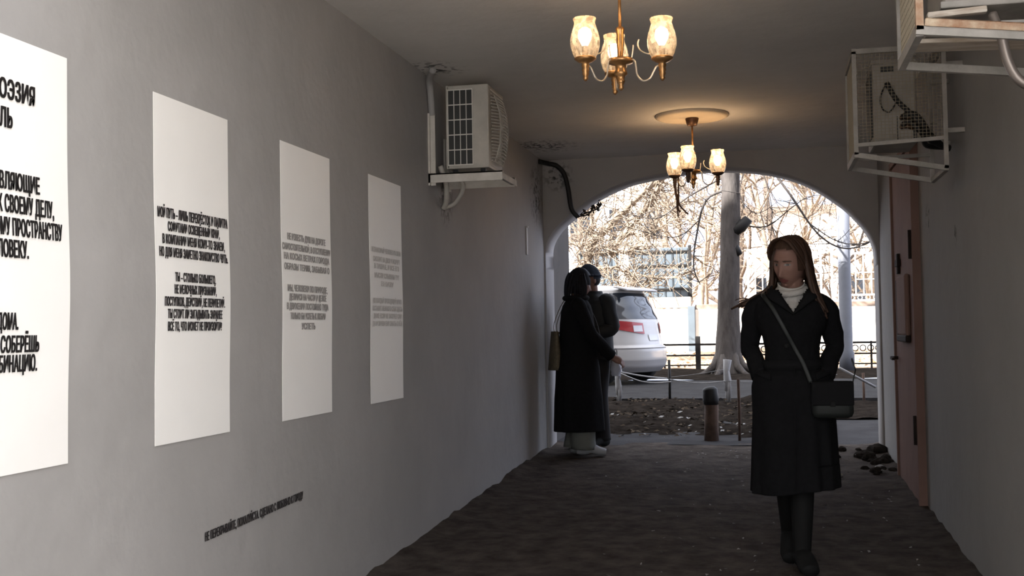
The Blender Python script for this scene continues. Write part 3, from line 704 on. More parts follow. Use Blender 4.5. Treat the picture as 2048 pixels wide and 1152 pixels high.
for pts, r0 in (([(.1, 0, 4.2), (.6, -.1, 4.3), (1.2, -.2, 3.5), (1.75, -.2, 2.65), (2.3, -.25, 2.35), (3.0, -.25, 2.6)], .032), ([(.1, 0, 3.6), (-.35, -.05, 3.4), (-.55, -.1, 2.7), (-.62, -.1, 2.1), (-.5, -.1, 1.75)], .028),
                ([(.3, 0, 2.9), (.8, 0, 2.85), (1.3, -.1, 3.2), (1.7, -.1, 3.4), (2.6, -.1, 3.3)], .016), ([(1.6, -.2, 2.85), (2.1, -.2, 2.5), (2.6, -.2, 2.45), (3.2, -.2, 2.8)], .014), ([(.1, 0, 3.9), (-.7, .1, 3.5), (-1.3, .1, 3.1), (-1.9, .1, 3.2)], .02),
                ([(-.5, -.1, 3.0), (-.9, -.1, 2.7), (-1.4, -.1, 2.75)], .013), ([(.7, -.1, 4.1), (.9, -.1, 3.2), (.85, -.1, 2.3), (1.0, -.1, 1.6)], .012), ([(.5, -.1, 4.2), (.3, -.1, 3.5), (.6, -.1, 3.1), (1.0, -.1, 3.3)], .013)):
    b = MB(); p_ = crom(pts, 5); b.tube(p_, [r0 * (1 - .7 * k / len(p_)) for k in range(len(p_))], n=7); br = b.build('branch', m_bark, t, True)
    tb = MB()
    for k in range(3, len(p_), 2):
        p0 = Vector(p_[k])
        for q in range(2):
            d = Vector((rnd.gauss(0, 1), rnd.gauss(0, .6), rnd.gauss(-.1, .8))).normalized(); L = rnd.uniform(.2, .6)
            tb.tube([p0, p0 + d * L * .5 + Vector((0, 0, -.02)), p0 + d * L + Vector((rnd.gauss(0, .06), 0, rnd.gauss(0, .06)))], [.008, .006, .004], n=4, caps=False)
    tb.build('twigs', m_bark, br, False, recalc=False)

# leaning sunlit tree on the left, behind the car
t = empty('leaning_tree', (-4.7, 27.0, zfloor(27) - .1), 'sunlit tree with two pale slanting limbs, behind the standing pair', 'tree')
def lp(v): return Vector(v) - t.location
b = MB(); p_ = crom([(-4.7, 27, -1.05), (-4.5, 27, .5), (-4.15, 27, 1.5), (-3.95, 27, 2.15)], 5); b.tube([lp(q) for q in p_], [.15 - .05 * k / len(p_) for k in range(len(p_))], n=9); b.build('trunk', m_sunbark, t, True)
rnd = random.Random(9)
for pts, r0 in (([(-3.95, 27, 2.1), (-3.5, 27, 2.5), (-3.0, 26.9, 2.95), (-2.5, 26.8, 3.35), (-1.7, 26.7, 3.9), (-.9, 26.5, 4.5)], .115), ([(-3.55, 27, 1.7), (-3.38, 27, 2.03), (-3.0, 27, 2.45), (-2.6, 26.9, 2.95), (-2.3, 26.8, 3.4), (-1.8, 26.7, 4.2)], .10),
                ([(-4.0, 27, 2.0), (-3.95, 26.9, 2.7), (-3.85, 26.8, 3.5), (-3.7, 26.7, 4.4)], .06), ([(-4.2, 27, 1.3), (-3.6, 26.8, 1.45), (-2.9, 26.7, 1.25), (-2.2, 26.6, 1.15), (-1.6, 26.5, 1.3)], .03), ([(-4.1, 27, 1.6), (-3.7, 26.8, 1.9), (-3.2, 26.7, 1.75), (-2.6, 26.6, 2.0)], .026),
                ([(-4.3, 27, 1.1), (-4.0, 26.8, 1.4), (-4.2, 26.7, 1.9), (-4.0, 26.7, 2.4)], .03), ([(-3.2, 27, 2.3), (-2.6, 26.8, 2.2), (-2.0, 26.7, 2.5), (-1.3, 26.6, 2.4)], .026), ([(-2.7, 27, 2.9), (-2.2, 26.8, 2.7), (-1.7, 26.7, 2.9), (-1.1, 26.6, 2.7)], .024), ([(-4.2, 27, 1.2), (-3.7, 26.9, .9), (-3.1, 26.8, 1.1), (-2.7, 26.7, .95)], .022)):
    b = MB(); p_ = crom(pts, 5); b.tube([lp(q) for q in p_], [r0 * (1 - .6 * k / len(p_)) for k in range(len(p_))], n=7); br = b.build('branch', m_sunbark, t, True)
    tb = MB()
    for k in range(2, len(p_)):
        p0 = lp(p_[k])
        for q in range(5):
            d = Vector((rnd.gauss(.2, 1), rnd.gauss(0, .6), rnd.gauss(0, .8))).normalized(); L = rnd.uniform(.3, 1.0)
            m1 = p0 + d * L * .5 + Vector((rnd.gauss(0, .08), 0, rnd.gauss(0, .08)))
            tb.tube([p0, m1, p0 + d * L + Vector((rnd.gauss(0, .12), 0, rnd.gauss(0, .12)))], [.013, .010, .006], n=4, caps=False)
            d2 = (d + Vector((rnd.gauss(0, .8), rnd.gauss(0, .5), rnd.gauss(0, .8)))).normalized()
            tb.tube([m1, m1 + d2 * L * .4], [.008, .004], n=3, caps=False)
    tb.build('twigs', m_twig, br, False, recalc=False)

# bare trees beyond the wall
TR = [(-5.2, 33, 7.0, .13, 1, 'bare tan tree beyond the wall, leftmost in the arch'), (-3.3, 36, 8, .14, 2, 'bare tree beyond the blue-grey gate, left one'), (-1.9, 34, 7.5, .12, 3, 'bare tree beyond the blue-grey gate, right one'),
      (-.9, 38, 9, .16, 4, 'bare tree whose crown shows left of the thick grey trunk'), (.3, 33, 7, .11, 5, 'bare tree beyond the wall, just right of the thick grey trunk'), (1.2, 37, 8.5, .15, 6, 'bare tree whose crown rises above the walking woman\'s head'),
      (2.2, 34, 7, .12, 7, 'bare tree behind the grey lamp post'), (3.3, 39, 9, .16, 8, 'bare tree beyond the white railing at the right end of the arch'), (-2.8, 42, 9.5, .16, 10, 'tall bare tree far behind the blue-grey gate'), (.6, 44, 10, .17, 12, 'tall far bare tree in the middle of the arch')]
for k, (x, y, h, r_, sd, lb) in enumerate(TR):
    branch_tree('bare_tree', x, y, h, r_, sd, lb, 'bare trees beyond the wall', m_twig2 if k % 3 == 0 else m_sunbark, (m_twig, m_twig2)[k % 3 == 0], spread=.9, low=.12, n1=12, n2=7, n3=5, twig_r=.011)

# low black fence at the kerb of the bank
yf = 25.2
t = empty('low_fence', (-2.2, yf, zfloor(yf)), 'low black iron fence with small rings along the leaf-strewn bank', 'fence')
zf0 = zfloor(yf)
def rail(name, z, th):
    b = MB(); b.bar((-1.6, 0, z), (5.2, 0, z), th); b.build(name, m_black, t)
rail('rail', .53, .045); rail('rail', .30, .035); rail('rail', .09, .03)
for x in (-1.3, -.55, .02, 1.9, 2.7, 3.5, 4.3, 5.1):
    b = MB(); b.bar((x, 0, -.1), (x, 0, .56), .04); b.build('post', m_black, t)
for k in range(24):
    x = 1.5 + .155 * k; b = MB(); cpts = [(x + .06 * cos(a), 0, .415 + .06 * sin(a)) for a in [2 * pi * q / 14 for q in range(15)]]; b.tube(cpts, .012, n=5); b.build('ring', m_black, t)
b = MB(); b.box((-1.53, 25.33, -1.0), (-1.42, 25.42, -.18), bevel=.01); tag(b.build('iron_post', m_black), 'stout black post standing left of the thick grey trunk', 'post')

# retaining wall, gate and railings beyond the bank
def bx(lo, hi, name, m, parent=None):
    b = MB(); b.box(lo, hi, bevel=.01); return b.build(name, m, parent)
o = bx((-9, 30.0, -.75), (-1.98, 30.35, .50), 'wall_far', m_whitewall); o['kind'] = 'structure'
o = bx((-1.80, 30.05, -.75), (9, 30.4, .47), 'wall_far_right', m_whitewall); o['kind'] = 'structure'
tag(bx((-1.98, 29.95, -.75), (-1.80, 30.3, .56), 'gate_pier', m_bluesheet), 'narrow grey pier between the two lengths of white wall', 'pier')
for k, (x0, x1, lb) in enumerate(((-9, -1.9, 'brown timber beam lying along the top of the left white wall'),)):
    tag(bx((x0, 29.98, .52), (x1, 30.4, .80), 'timber_beam', m_plank), lb, 'beam')
t = empty('metal_gate', (-3.0, 31, .8), 'blue-grey sheet metal gate in a dark bar frame, above the left wall', 'gate')
bx((-1.9, .03, .03), (1.05, .06, 1.35), 'sheet', m_bluesheet, t)
for z in (.22, 1.22, .85): bx((-1.95, -.02, z), (1.05, .02, z + .05), 'rail', m_black, t)
for k in range(15): bx((-1.9 + k * .205, -.012, .05), (-1.885 + k * .205, .012, 1.32), 'bar', m_black, t)
bx((1.0, -.04, -.1), (1.08, .04, 1.40), 'post', m_black, t)
def railing(x0, x1, y, z0, z1, label):
    t = empty('railing', (x0, y, z0), label, 'railing', 'white iron railings on the far wall'); w = x1 - x0; h = z1 - z0
    for z in (.02, .16, h - .18, h - .02):
        b = MB(); b.bar((0, 0, z), (w, 0, z), .045); b.build('rail', m_whiteiron, t)
    nb = max(4, int(w / .165))
    for k in range(nb + 1):
        x = w * k / nb; b = MB(); b.bar((x, 0, 0 if k in (0, nb) else .16), (x, 0, h if k in (0, nb) else h - .18), .05 if k in (0, nb) else .028); b.build('bar', m_whiteiron, t)
    for k in range(nb):
        for z in (.09, h - .10):
            x = w * (k + .5) / nb; b = MB(); b.tube([(x + .055 * cos(a), 0, z + .055 * sin(a)) for a in [2 * pi * q / 10 for q in range(11)]], .012, n=4); b.build('scroll', m_whiteiron, t)
    b = MB(); b.bar((w * .5, .01, .55), (w, .01, .55), .02); b.bar((w * .5, .01, .72), (w, .01, .72), .02); b.build('mesh_rail', m_whiteiron, t)
railing(-.45, 1.35, 30.2, .60, 1.98, 'white scrolled iron railing behind the walking woman\'s shoulders')
railing(1.62, 2.76, 30.2, .60, 1.98, 'white scrolled iron railing seen between the lamp post and the right jamb')
railing(3.0, 5.0, 30.2, .60, 1.98, 'white scrolled iron railing continuing behind the right arch jamb')
o = bx((-1.8, 30.12, .47), (9, 30.36, .60), 'wall_far_coping', m_coping); o['kind'] = 'structure'
bx((3, 33, -.8), (9, 33.2, 1.2), 'wall_garden', m_coping)['kind'] = 'structure'

# grey lamp post
t = empty('lamp_post', (1.53, 24.0, zfloor(24)), 'tall blue-grey lamp post beside the walking woman\'s shoulder', 'lamp post')
m_post = mat('blue_grey_post_paint', (.12, .128, .155), rough=.5, vary=.08, vscale=4)
b = MB(); b.lathe([(.15, 0), (.15, .35), (.125, .4), (.118, 7)], n=20); b.build('pole', m_post, t, True)
b = MB(); b.tube([(0, 0, 6.9), (0, -.3, 7.4), (0, -1.1, 7.6)], .05, n=8); b.build('arm', m_post, t, True)
b = MB(); b.ball((0, -1.35, 7.58), (.16, .34, .09), 14, 8); b.build('lantern', m_post, t, True)

# houses behind
def house(name, x0, x1, y, h, m, label, wins, dep=8):
    t = empty(name, ((x0 + x1) / 2, y, -.6), label, 'building'); w = (x1 - x0) / 2
    b = MB(); b.box((-w, 0, 0), (w, dep, h)); b.build('wall', m, t)
    b = MB(); b.box((-w - .2, -.25, h), (w + .2, dep + .2, h + .25)); b.build('roof', m_coping, t)
    for (x, z, ww, hh) in wins:
        f = bx((x - ww / 2 - .06, -.05, z - .06), (x + ww / 2 + .06, .02, z + hh + .06), 'window', m_whiteiron, t)
        bx((x - ww / 2, -.07, z), (x + ww / 2, -.04, z + hh), 'pane', m_carglass, f)
    return t
m_blueh = mat('pale_blue_render', (.50, .56, .62), vary=.08, vscale=.6)
m_whiteh = mat('white_render', (.82, .80, .78), vary=.06, vscale=.6)
house('house', -9.2, -4.0, 52, 7.5, m_blueh, 'pale blue house far behind the leaning tree', [(-1.6, 1.6, .9, 1.4), (.2, 1.6, .9, 1.4), (1.8, 1.6, .8, 1.4), (-1.6, 4.6, .9, 1.4), (.2, 4.6, .9, 1.4), (1.8, 4.6, .8, 1.4)])
house('house', -1.0, 7.0, 56, 6.0, m_whiteh, 'white house far behind the bare trees, right half of the arch', [(-3, 1.4, 1, 1.5), (-1, 1.4, 1, 1.5), (1.2, 1.4, 1, 1.5), (3, 1.4, 1, 1.5)])
t = empty('pale_pillar', (-3.55, 29.6, -.6), 'pale square pillar beside the left end of the blue-grey gate', 'pillar')
bx((-.12, -.1, -.3), (.12, .12, 3.0), 'shaft', m_whiteh, t); bx((-.16, -.14, 3.0), (.16, .16, 3.1), 'cap', m_whiteh, t)

# sunlit fallen leaves and shaded bed litter
def leaves(name, n, x0, x1, y0, y1, m, s0, s1, seed, label, dz, surf):
    rnd = random.Random(seed); b = MB()
    for k in range(n):
        x, y = rnd.uniform(x0, x1), rnd.uniform(y0, y1); s = rnd.uniform(s0, s1); a = rnd.random() * 6.28
        d = Vector((cos(a), sin(a), rnd.uniform(-.35, .35))) * s; e = Vector((-sin(a), cos(a), rnd.uniform(-.6, .6))) * s * .5
        if (y < 11.9 and x < -1.85) or abs(x + 1.47) < .14 and abs(y - 25.37) < .15: continue
        c = Vector((x, y, surf(x, y) + dz + rnd.random() * .02))
        b.face([c - d, c + e + Vector((0, 0, s * .2)), c + d, c - e + Vector((0, 0, s * .2))])
    o = b.build(name, m, recalc=False); return tag(o, label, 'leaves', kind='stuff')
bed = lambda x, y: zfloor(y) + .05 * min(1, (y - 11.2) / .6) + .09 * nz(x, y, 7, 1.1) * min(1, (y - 11.1) / .5) + .045 * nz(x, y, 2, 4.4)
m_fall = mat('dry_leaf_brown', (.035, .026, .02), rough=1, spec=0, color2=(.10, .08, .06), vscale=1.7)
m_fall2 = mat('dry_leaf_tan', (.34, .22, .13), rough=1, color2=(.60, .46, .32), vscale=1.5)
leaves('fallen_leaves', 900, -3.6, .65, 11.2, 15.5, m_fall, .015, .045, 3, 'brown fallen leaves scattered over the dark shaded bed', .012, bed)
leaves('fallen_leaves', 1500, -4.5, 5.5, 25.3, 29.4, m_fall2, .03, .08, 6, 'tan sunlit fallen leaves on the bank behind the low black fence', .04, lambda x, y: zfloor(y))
b = MB(); rnd = random.Random(8)
for k in range(110):
    x, y = rnd.uniform(-3, .6), rnd.uniform(11.0, 13.2) if k % 3 else rnd.uniform(10.7, 11.4)
    a = rnd.random() * 6.28; s = rnd.uniform(.012, .035); c = Vector((x, y, bed(x, y) + .03)); d = Vector((cos(a), sin(a), .2)) * s; e = Vector((-sin(a), cos(a), .4)) * s * .6
    b.face([c - d, c - e, c + d, c + e])
tag(b.build('litter', mat('pale_paper_scrap', (.24, .235, .23), rough=.9)), 'pale paper scraps strewn on the near edge of the dark bed', 'litter', kind='stuff')

# rope barrier round the bed
m_wrap = mat('dirty_white_cloth', (.30, .30, .31), rough=.9, vary=.15, vscale=12)
m_stake = mat('brown_stake', (.10, .065, .05), rough=.9, vary=.3, vscale=9)
def stake(x, y, h, r_, m, label, wrap=False, zb=None):
    z = (zb if zb is not None else bed(x, y)) - .05; t = empty('barrier_stake', (x, y, z), label, 'stake', 'stakes of the rope barrier')
    b = MB(); b.tube([(0, 0, 0), (.004, 0, h * .5), (.0, 0, h)], r_, n=8); b.build('rod', m, t, True)
    if wrap:
        b = MB(); b.tube([(0, 0, h * .35), (.005, 0, h * .6), (-.005, 0, h * .8), (.01, 0, h + .03)], [r_ * 1.3, r_ * 2.0, r_ * 1.6, r_ * 2.2], n=9); b.tube([(.01, -r_, h * .8), (.03, -r_ * 1.6, h * .45), (.025, -r_, h * .12)], [.02, .025, .02], n=6, flat=.4); b.build('cloth_wrap', m_wrap, t, True)
    return t
stake(-.527, 15.3, .58, .026, m_wrap, 'white stake of the rope barrier, right of the stump', True)
stake(-1.277, 15.4, .56, .018, m_black, 'thin dark stake of the rope barrier, in front of the car bumper')
stake(-1.944, 15.3, .48, .022, m_wrap, 'cloth-wrapped stake near the standing pair\'s hands', True)
stake(-.275, 10.95, .62, .014, m_stake, 'thin brown rod standing between the stump and the walking woman', zb=-1.05)
stake(1.16, 15.2, .50, .016, m_stake, 'thin stake beyond the paved path at the right jamb', zb=-1.05)
t = empty('stump_post', (-.53, 10.95, -1.075), 'short thick brown post with a dark charred top, in the dark bed', 'post')
b = MB(); jitter_tube(b, [(0, 0, -.02), (0, 0, .15), (.004, 0, .36)], [.068, .062, .062], 12, .012, 2); b.build('shaft', m_stake, t, True)
b = MB(); jitter_tube(b, [(.004, 0, .36), (.004, 0, .40), (-.004, 0, .50), (-.008, 0, .525)], [.066, .074, .070, .045], 12, .014, 4); b.build('charred_top', m_black, t, True)
def rope(pts, r_, label):
    b = MB(); b.tube(crom(pts, 7), r_, n=6, flat=.5); tag(b.build('rope', m_wrap, smooth=True), label, 'rope', 'ropes of the barrier')
rope([(-1.93, 15.28, -.56), (-1.62, 15.3, -.62), (-1.3, 15.36, -.66)], .022, 'thick white tape from the cloth-wrapped stake to the dark stake, upper strand')
rope([(-1.93, 15.25, -.57), (-1.66, 15.25, -.68), (-1.45, 15.3, -.71), (-1.25, 15.34, -.70)], .018, 'thick white tape from the cloth-wrapped stake to the dark stake, sagging lower strand')
rope([(-1.27, 15.36, -.67), (-.9, 15.3, -.715), (-.54, 15.26, -.695)], .012, 'thin white rope from the dark stake to the white stake')
rope([(-1.25, 15.38, -.64), (-.9, 15.34, -.60), (-.54, 15.3, -.54)], .006, 'thin cord rising from the dark stake to the top of the white stake')
rope([(-.52, 15.26, -.69), (.1, 15.25, -.70), (.85, 15.25, -.62)], .010, 'white rope running from the white stake behind the walking woman')
b = MB(); b.tube([(.86, 15.0, -.525), (1.30, 15.1, -.775)], .016, n=8); tag(b.build('fallen_pipe', m_wrap, smooth=True), 'white pipe slanting down beside the handbag, beyond the paved path', 'pipe')
# ------------------------------------------------------------------ people
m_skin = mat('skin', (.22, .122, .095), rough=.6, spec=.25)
m_skin_lip = mat('lips', (.15, .05, .045), rough=.5)
m_eye = mat('eyes', (.030, .022, .018), rough=.3)
m_eyew = mat('eye_white', (.20, .18, .17), rough=.4)
m_brow = mat('brows', (.07, .042, .03), rough=.9)
m_coat = mat('black_wool', (.0065, .0065, .0072), rough=.95, spec=.12, vary=.2, vscale=40, bump=.15, bscale=60)
m_coat2 = mat('black_wool_lapel', (.0085, .0085, .0092), rough=.95, spec=.12)
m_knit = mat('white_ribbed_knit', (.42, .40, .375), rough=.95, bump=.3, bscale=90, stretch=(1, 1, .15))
m_boot = mat('black_leather', (.009, .009, .009), rough=.75, spec=.15)
m_tights = mat('dark_tights', (.016, .015, .016), rough=.9)
m_hair = mat('dark_brown_hair', (.048, .026, .017), rough=.55, vary=.35, vscale=30, spec=.2, stretch=(3, 3, .3))
m_hair2 = mat('black_hair', (.009, .009, .012), rough=.6, spec=.15)
m_bag = mat('black_bag_leather', (.014, .016, .015), rough=.5)
m_sole = mat('pale_sneaker', (.26, .26, .27), rough=.7)
m_trous = mat('grey_green_trousers', (.115, .118, .105), rough=.9, vary=.1, vscale=8)
m_tote = mat('brown_woven_tote', (.10, .082, .055), rough=.9, vary=.25, vscale=40)
m_beanie = mat('dark_blue_beanie', (.022, .030, .045), rough=.9, bump=.3, bscale=120)
m_jacket = mat('black_jacket', (.012, .013, .014), rough=.7, bump=.2, bscale=12)

def head_pt(d, s=1.0):
    """face looks along -y; centre of the head at the origin"""
    x, y, z = d
    w = 1.0
    if z < -.1: w = 1 - .40 * ((-z - .1) / .9) ** 1.5
    px, py, pz = x * .0745 * w, y * .094, z * .1225
    if y > 0:
        py *= 1.06
        if z < -.25: py *= 1 - .55 * ((-z - .25) / .75)
    else:
        if z < -.3: py *= 1 + .10 * ((-z - .3) / .7)
        g = lambda a, s_: exp(-(a / s_) ** 2)
        fl = min(1, -y * 1.6)
        py += .006 * fl * g(px, .055) * (1 if abs(pz) < .06 else .4)             # flatter face
        nr = 0
        if -.056 < pz < .018: nr = ((.018 - pz) / .066) ** 1.2
        elif pz <= -.056: nr = 1.1 * g(pz + .056, .006)
        py -= .027 * nr * g(px, .0085 + .006 * max(0, -pz / .06))
        py += .0125 * (g(px - .031, .015) + g(px + .031, .015)) * g(pz - .001, .0125)
        py -= .0045 * (g(px - .030, .011) + g(px + .030, .011)) * g(pz - .000, .007)
        py -= .006 * g(pz - .026, .011) * g(px, .048)
        py -= .0065 * g(px, .021) * (g(pz + .0715, .0055) + 1.05 * g(pz + .0835, .0062)) - .004 * g(px, .022) * g(pz + .0775, .0028)
        py += .004 * g(px, .02) * g(pz + .095, .006)
        py -= .009 * g(px, .022) * g(pz + .111, .014)
        py -= .005 * (g(px - .048, .018) + g(px + .048, .018)) * g(pz + .030, .02)
    return Vector((px, py, pz)) * s

def add_head(b, M, s=1.0, nu=84, nv=72):
    top, bot = None, None
    rings = []
    for j in range(1, nv):
        t = pi * j / nv
        rings.append([b.bm.verts.new(M @ head_pt((sin(t) * cos(2 * pi * i / nu), sin(t) * sin(2 * pi * i / nu), cos(t)), s)) for i in range(nu)])
    top = b.bm.verts.new(M @ head_pt((0, 0, 1), s)); bot = b.bm.verts.new(M @ head_pt((0, 0, -1), s))
    for i in range(nu):
        b.bm.faces.new((top, rings[0][i], rings[0][(i + 1) % nu])); b.bm.faces.new((bot, rings[-1][(i + 1) % nu], rings[-1][i]))
    for a, c in zip(rings, rings[1:]):
        for i in range(nu): b.bm.faces.new((a[i], c[i], c[(i + 1) % nu], a[(i + 1) % nu]))
    for sg in (1, -1):                                                # ears
        E = M @ Matrix.Translation(Vector((sg * .074, .012, -.012)) * s) @ Matrix.Rotation(sg * R(20), 4, 'Z')
        b.ball(E.translation, (.010 * s, .019 * s, .032 * s), 10, 8, E.to_3x3())

def limb(b, pts, rads, n=14, k=5):
    P = crom([tuple(p) for p in pts], k); Q = crom([(r,) if not isinstance(r, tuple) else r for r in rads], k)
    b.tube(P, [tuple(q) if len(q) == 2 else q[0] for q in Q], n, ref=(1, 0, 0))

def add_hand(b, wrist, direc, palm_n, s=1.0, curl=.5, thumb_side=1):
    """palm, four bent fingers of different lengths and a thumb leaving the side of the palm"""
    d = Vector(direc).normalized(); n_ = Vector(palm_n); n_ = (n_ - d * n_.dot(d)).normalized(); w = d.cross(n_) * thumb_side; wr = Vector(wrist)
    limb(b, [wr - d * .02, wr + d * .03 * s, wr + d * .062 * s, wr + d * .092 * s], [.025 * s, .030 * s, .034 * s, .028 * s], 10, 3)
    for off in (-.022, 0, .022): b.ball(wr + d * .06 * s + w * off * s, .019 * s, 10, 7)
    for k, (off, L) in enumerate(((.030, .070), (.010, .078), (-.010, .072), (-.029, .056))):
        p = wr + d * .088 * s + w * off * s; a = 0; pts = [p - d * .02 * s, p]
        for q, seg in enumerate((.45, .32, .25)):
            a += curl * (.7, 1.0, .7)[q] * (1 + .08 * k)
            p = p + (d * cos(a) + n_ * sin(a)) * L * seg * s; pts.append(p)
        b.tube(pts, [.0095 * s, .0092 * s, .0086 * s, .0080 * s, .0062 * s], 8)
    p = wr + d * .028 * s + w * .026 * s
    t1 = (d * .6 + w * .75 + n_ * .25).normalized(); t2 = (d * .9 + w * .25 + n_ * .45).normalized()
    b.tube([p - t1 * .015 * s, p, p + t1 * .034 * s, p + t1 * .034 * s + t2 * .026 * s, p + t1 * .034 * s + t2 * .048 * s], [.013 * s, .0125 * s, .0112 * s, .0095 * s, .007 * s], 8)

def build_body(root, J, headM, s=1.0, voxel=.005, hands=(), face=True):
    """one continuous skin surface from head to feet"""
    b = MB()
    add_head(b, headM, s)
    hc = headM.translation
    hv = Vector(J['neck']); hb = headM @ Vector((0, .012, -.075)) * 1.0
    limb(b, [hv + Vector((0, .01, -.03)), hv, hv.lerp(hb, .5), hb], [.075 * s, .060 * s, .054 * s, .055 * s])
    tor = J['torso']
    limb(b, [p for p, r in tor], [r for p, r in tor], 20)
    for sd in ('L', 'R'):
        S, E, W = J['sh' + sd], J['el' + sd], J['wr' + sd]
        S, E, W = Vector(S), Vector(E), Vector(W)
        limb(b, [S + (S - E) * .04 + Vector((-S.x * .35, 0, .0)), S, S.lerp(E, .45), E, E.lerp(W, .3), E.lerp(W, .7), W], [.034 * s, .046 * s, .044 * s, .038 * s, .039 * s, .032 * s, .025 * s])
        Hp, K, A, T = Vector(J['hip' + sd]), Vector(J['kn' + sd]), Vector(J['an' + sd]), Vector(J['toe' + sd])
        limb(b, [Hp + Vector((0, 0, .06)), Hp, Hp.lerp(K, .5), K, K.lerp(A, .3), K.lerp(A, .7), A], [.085 * s, .086 * s, .064 * s, .044 * s, .044 * s, .034 * s, .031 * s])
        f = T - A; back = A - Vector((f.x, f.y, 0)) * .22; back.z = min(A.z - .045, A.z)
        limb(b, [back, A + Vector((f.x, f.y, 0)) * .1 + Vector((0, 0, -.04)), A.lerp(T, .6), T], [.028 * s, .036 * s, .033 * s, .020 * s], 10, 3)
    for a in hands: add_hand(b, *a[:3], s=s, curl=a[3], thumb_side=a[4])
    bmesh.ops.recalc_face_normals(b.bm, faces=b.bm.faces)
    me = bpy.data.meshes.new('body_src'); b.bm.to_mesh(me); b.bm.free()
    o = bpy.data.objects.new('body_src', me); COL.objects.link(o)
    md = o.modifiers.new('remesh', 'REMESH'); md.mode = 'VOXEL'; md.voxel_size = voxel; md.use_smooth_shade = True
    sm = o.modifiers.new('smooth', 'SMOOTH'); sm.factor = .4; sm.iterations = 2
    bpy.context.view_layer.update()
    dg = bpy.context.evaluated_depsgraph_get()
    me2 = bpy.data.meshes.new_from_object(o.evaluated_get(dg)); bpy.data.objects.remove(o)
    me2.name = 'body'; me2.materials.clear()
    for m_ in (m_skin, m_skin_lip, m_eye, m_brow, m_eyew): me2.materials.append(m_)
    if face:
        inv = headM.inverted()
        for f in me2.polygons:
            q = inv @ f.center / s
            if q.y < -.03 and q.length < .16:
                ax = abs(abs(q.x) - .0305)
                if abs(q.x) < .024 and abs(q.z + .0778) < .0125 * (1 - (q.x / .026) ** 2): f.material_index = 1
                elif (ax / .0145) ** 2 + (q.z / .0058) ** 2 < 1: f.material_index = 2 if ax < .0065 else 4
                elif ax < .018 and abs(q.z - .0185 + (ax * .12)) < .0042: f.material_index = 3
    for f in me2.polygons: f.use_smooth = True
    bo = bpy.data.objects.new('body', me2); COL.objects.link(bo); bo.parent = root
    return bo

def cloth_tube(keys, nu, nv, z0, z1, folds=0, fold_z=1.0, seed=0, nfold=9, xy=lambda z: (0, 0)):
    """closed garment surface: keys (z, halfwidth, halfdepth)"""
    def fn(i, j):
        z = z0 + (z1 - z0) * j / (nv - 1); a, d = lerpk(keys, z); cx, cy = xy(z); t = 2 * pi * i / nu
        f = max(0, min(1, (fold_z - z) / .5)) * folds
        k = 1 + f * sin(nfold * t + 1.7 * sin(3 * t + seed) + 1.1 * z) + .012 * nz(cos(t) * 2, sin(t) * 2, z * 5 + seed, 1.3)
        c, s_ = cos(t), sin(t); n = 2.35
        c = abs(c) ** (2 / n) * (1 if c > 0 else -1); s_ = abs(s_) ** (2 / n) * (1 if s_ > 0 else -1)
        return Vector((cx + a * k * c, cy + d * k * s_, z))
    return fn

def shoe(b, A, T, s=1.0, r=.04, sole=.012):
    A, T = Vector(A), Vector(T); f = T - A; fh = Vector((f.x, f.y, 0)).normalized(); heel = A - fh * .055 * s
    z = lambda v, h: Vector((v.x, v.y, h))
    base = min(A.z - .075, T.z - .02)
    P = [heel + Vector((0, 0, -.03)), A + Vector((0, 0, -.03)), A.lerp(T, .45), A.lerp(T, .85), T + fh * .03]
    limb(b, P, [(.034, .040), (.045, .050), (.047, .042), (.050, .036), (.040, .028)], 14, 4)

def strands(b, M, seed, n, spec):
    """locks of hair: spec(k, rnd) -> (list of points in head space, start radius)"""
    rnd = random.Random(seed)
    for k in range(n):
        pts, r0 = spec(k, rnd); P = crom(pts, 4); m_ = len(P)
        b.tube([M @ Vector(p) for p in P], [(r0 * (1 - .75 * (q / m_) ** 1.5), r0 * .55 * (1 - .7 * (q / m_) ** 2)) for q in range(m_)], 6)

def hair_cap(b, M, s, hairline, thick=.012, nu=56, nv=36, zmin=-.35):
    rings = []; 
    def pt(i, j):
        t = pi * (j + .5) / nv * .75; a = 2 * pi * i / nu
        d = (sin(t) * cos(a), sin(t) * sin(a), cos(t)); p = head_pt((d[0], d[1] if d[1] > 0 else d[1], d[2]), s)
        if d[1] < 0: # smooth skull in front (no nose)
            p = Vector((d[0] * .0745, d[1] * .094, d[2] * .1225)) * s
        q = p + Vector(d) * thick * (1 + .18 * nz(cos(a) * 6, sin(a) * 6, t * 1.2)); return M @ q
    def keep(i, j):
        t = pi * (j + 1) / nv * .75; a = 2 * pi * (i + .5) / nu
        return hairline(sin(t) * cos(a), sin(t) * sin(a), cos(t))
    V = b.grid(pt, nu, nv, wrap=True, keep=keep)
    b.bm.faces.new(V[0])
    loose = [v for v in b.bm.verts if not v.link_faces]
    bmesh.ops.delete(b.bm, geom=loose, context='VERTS')

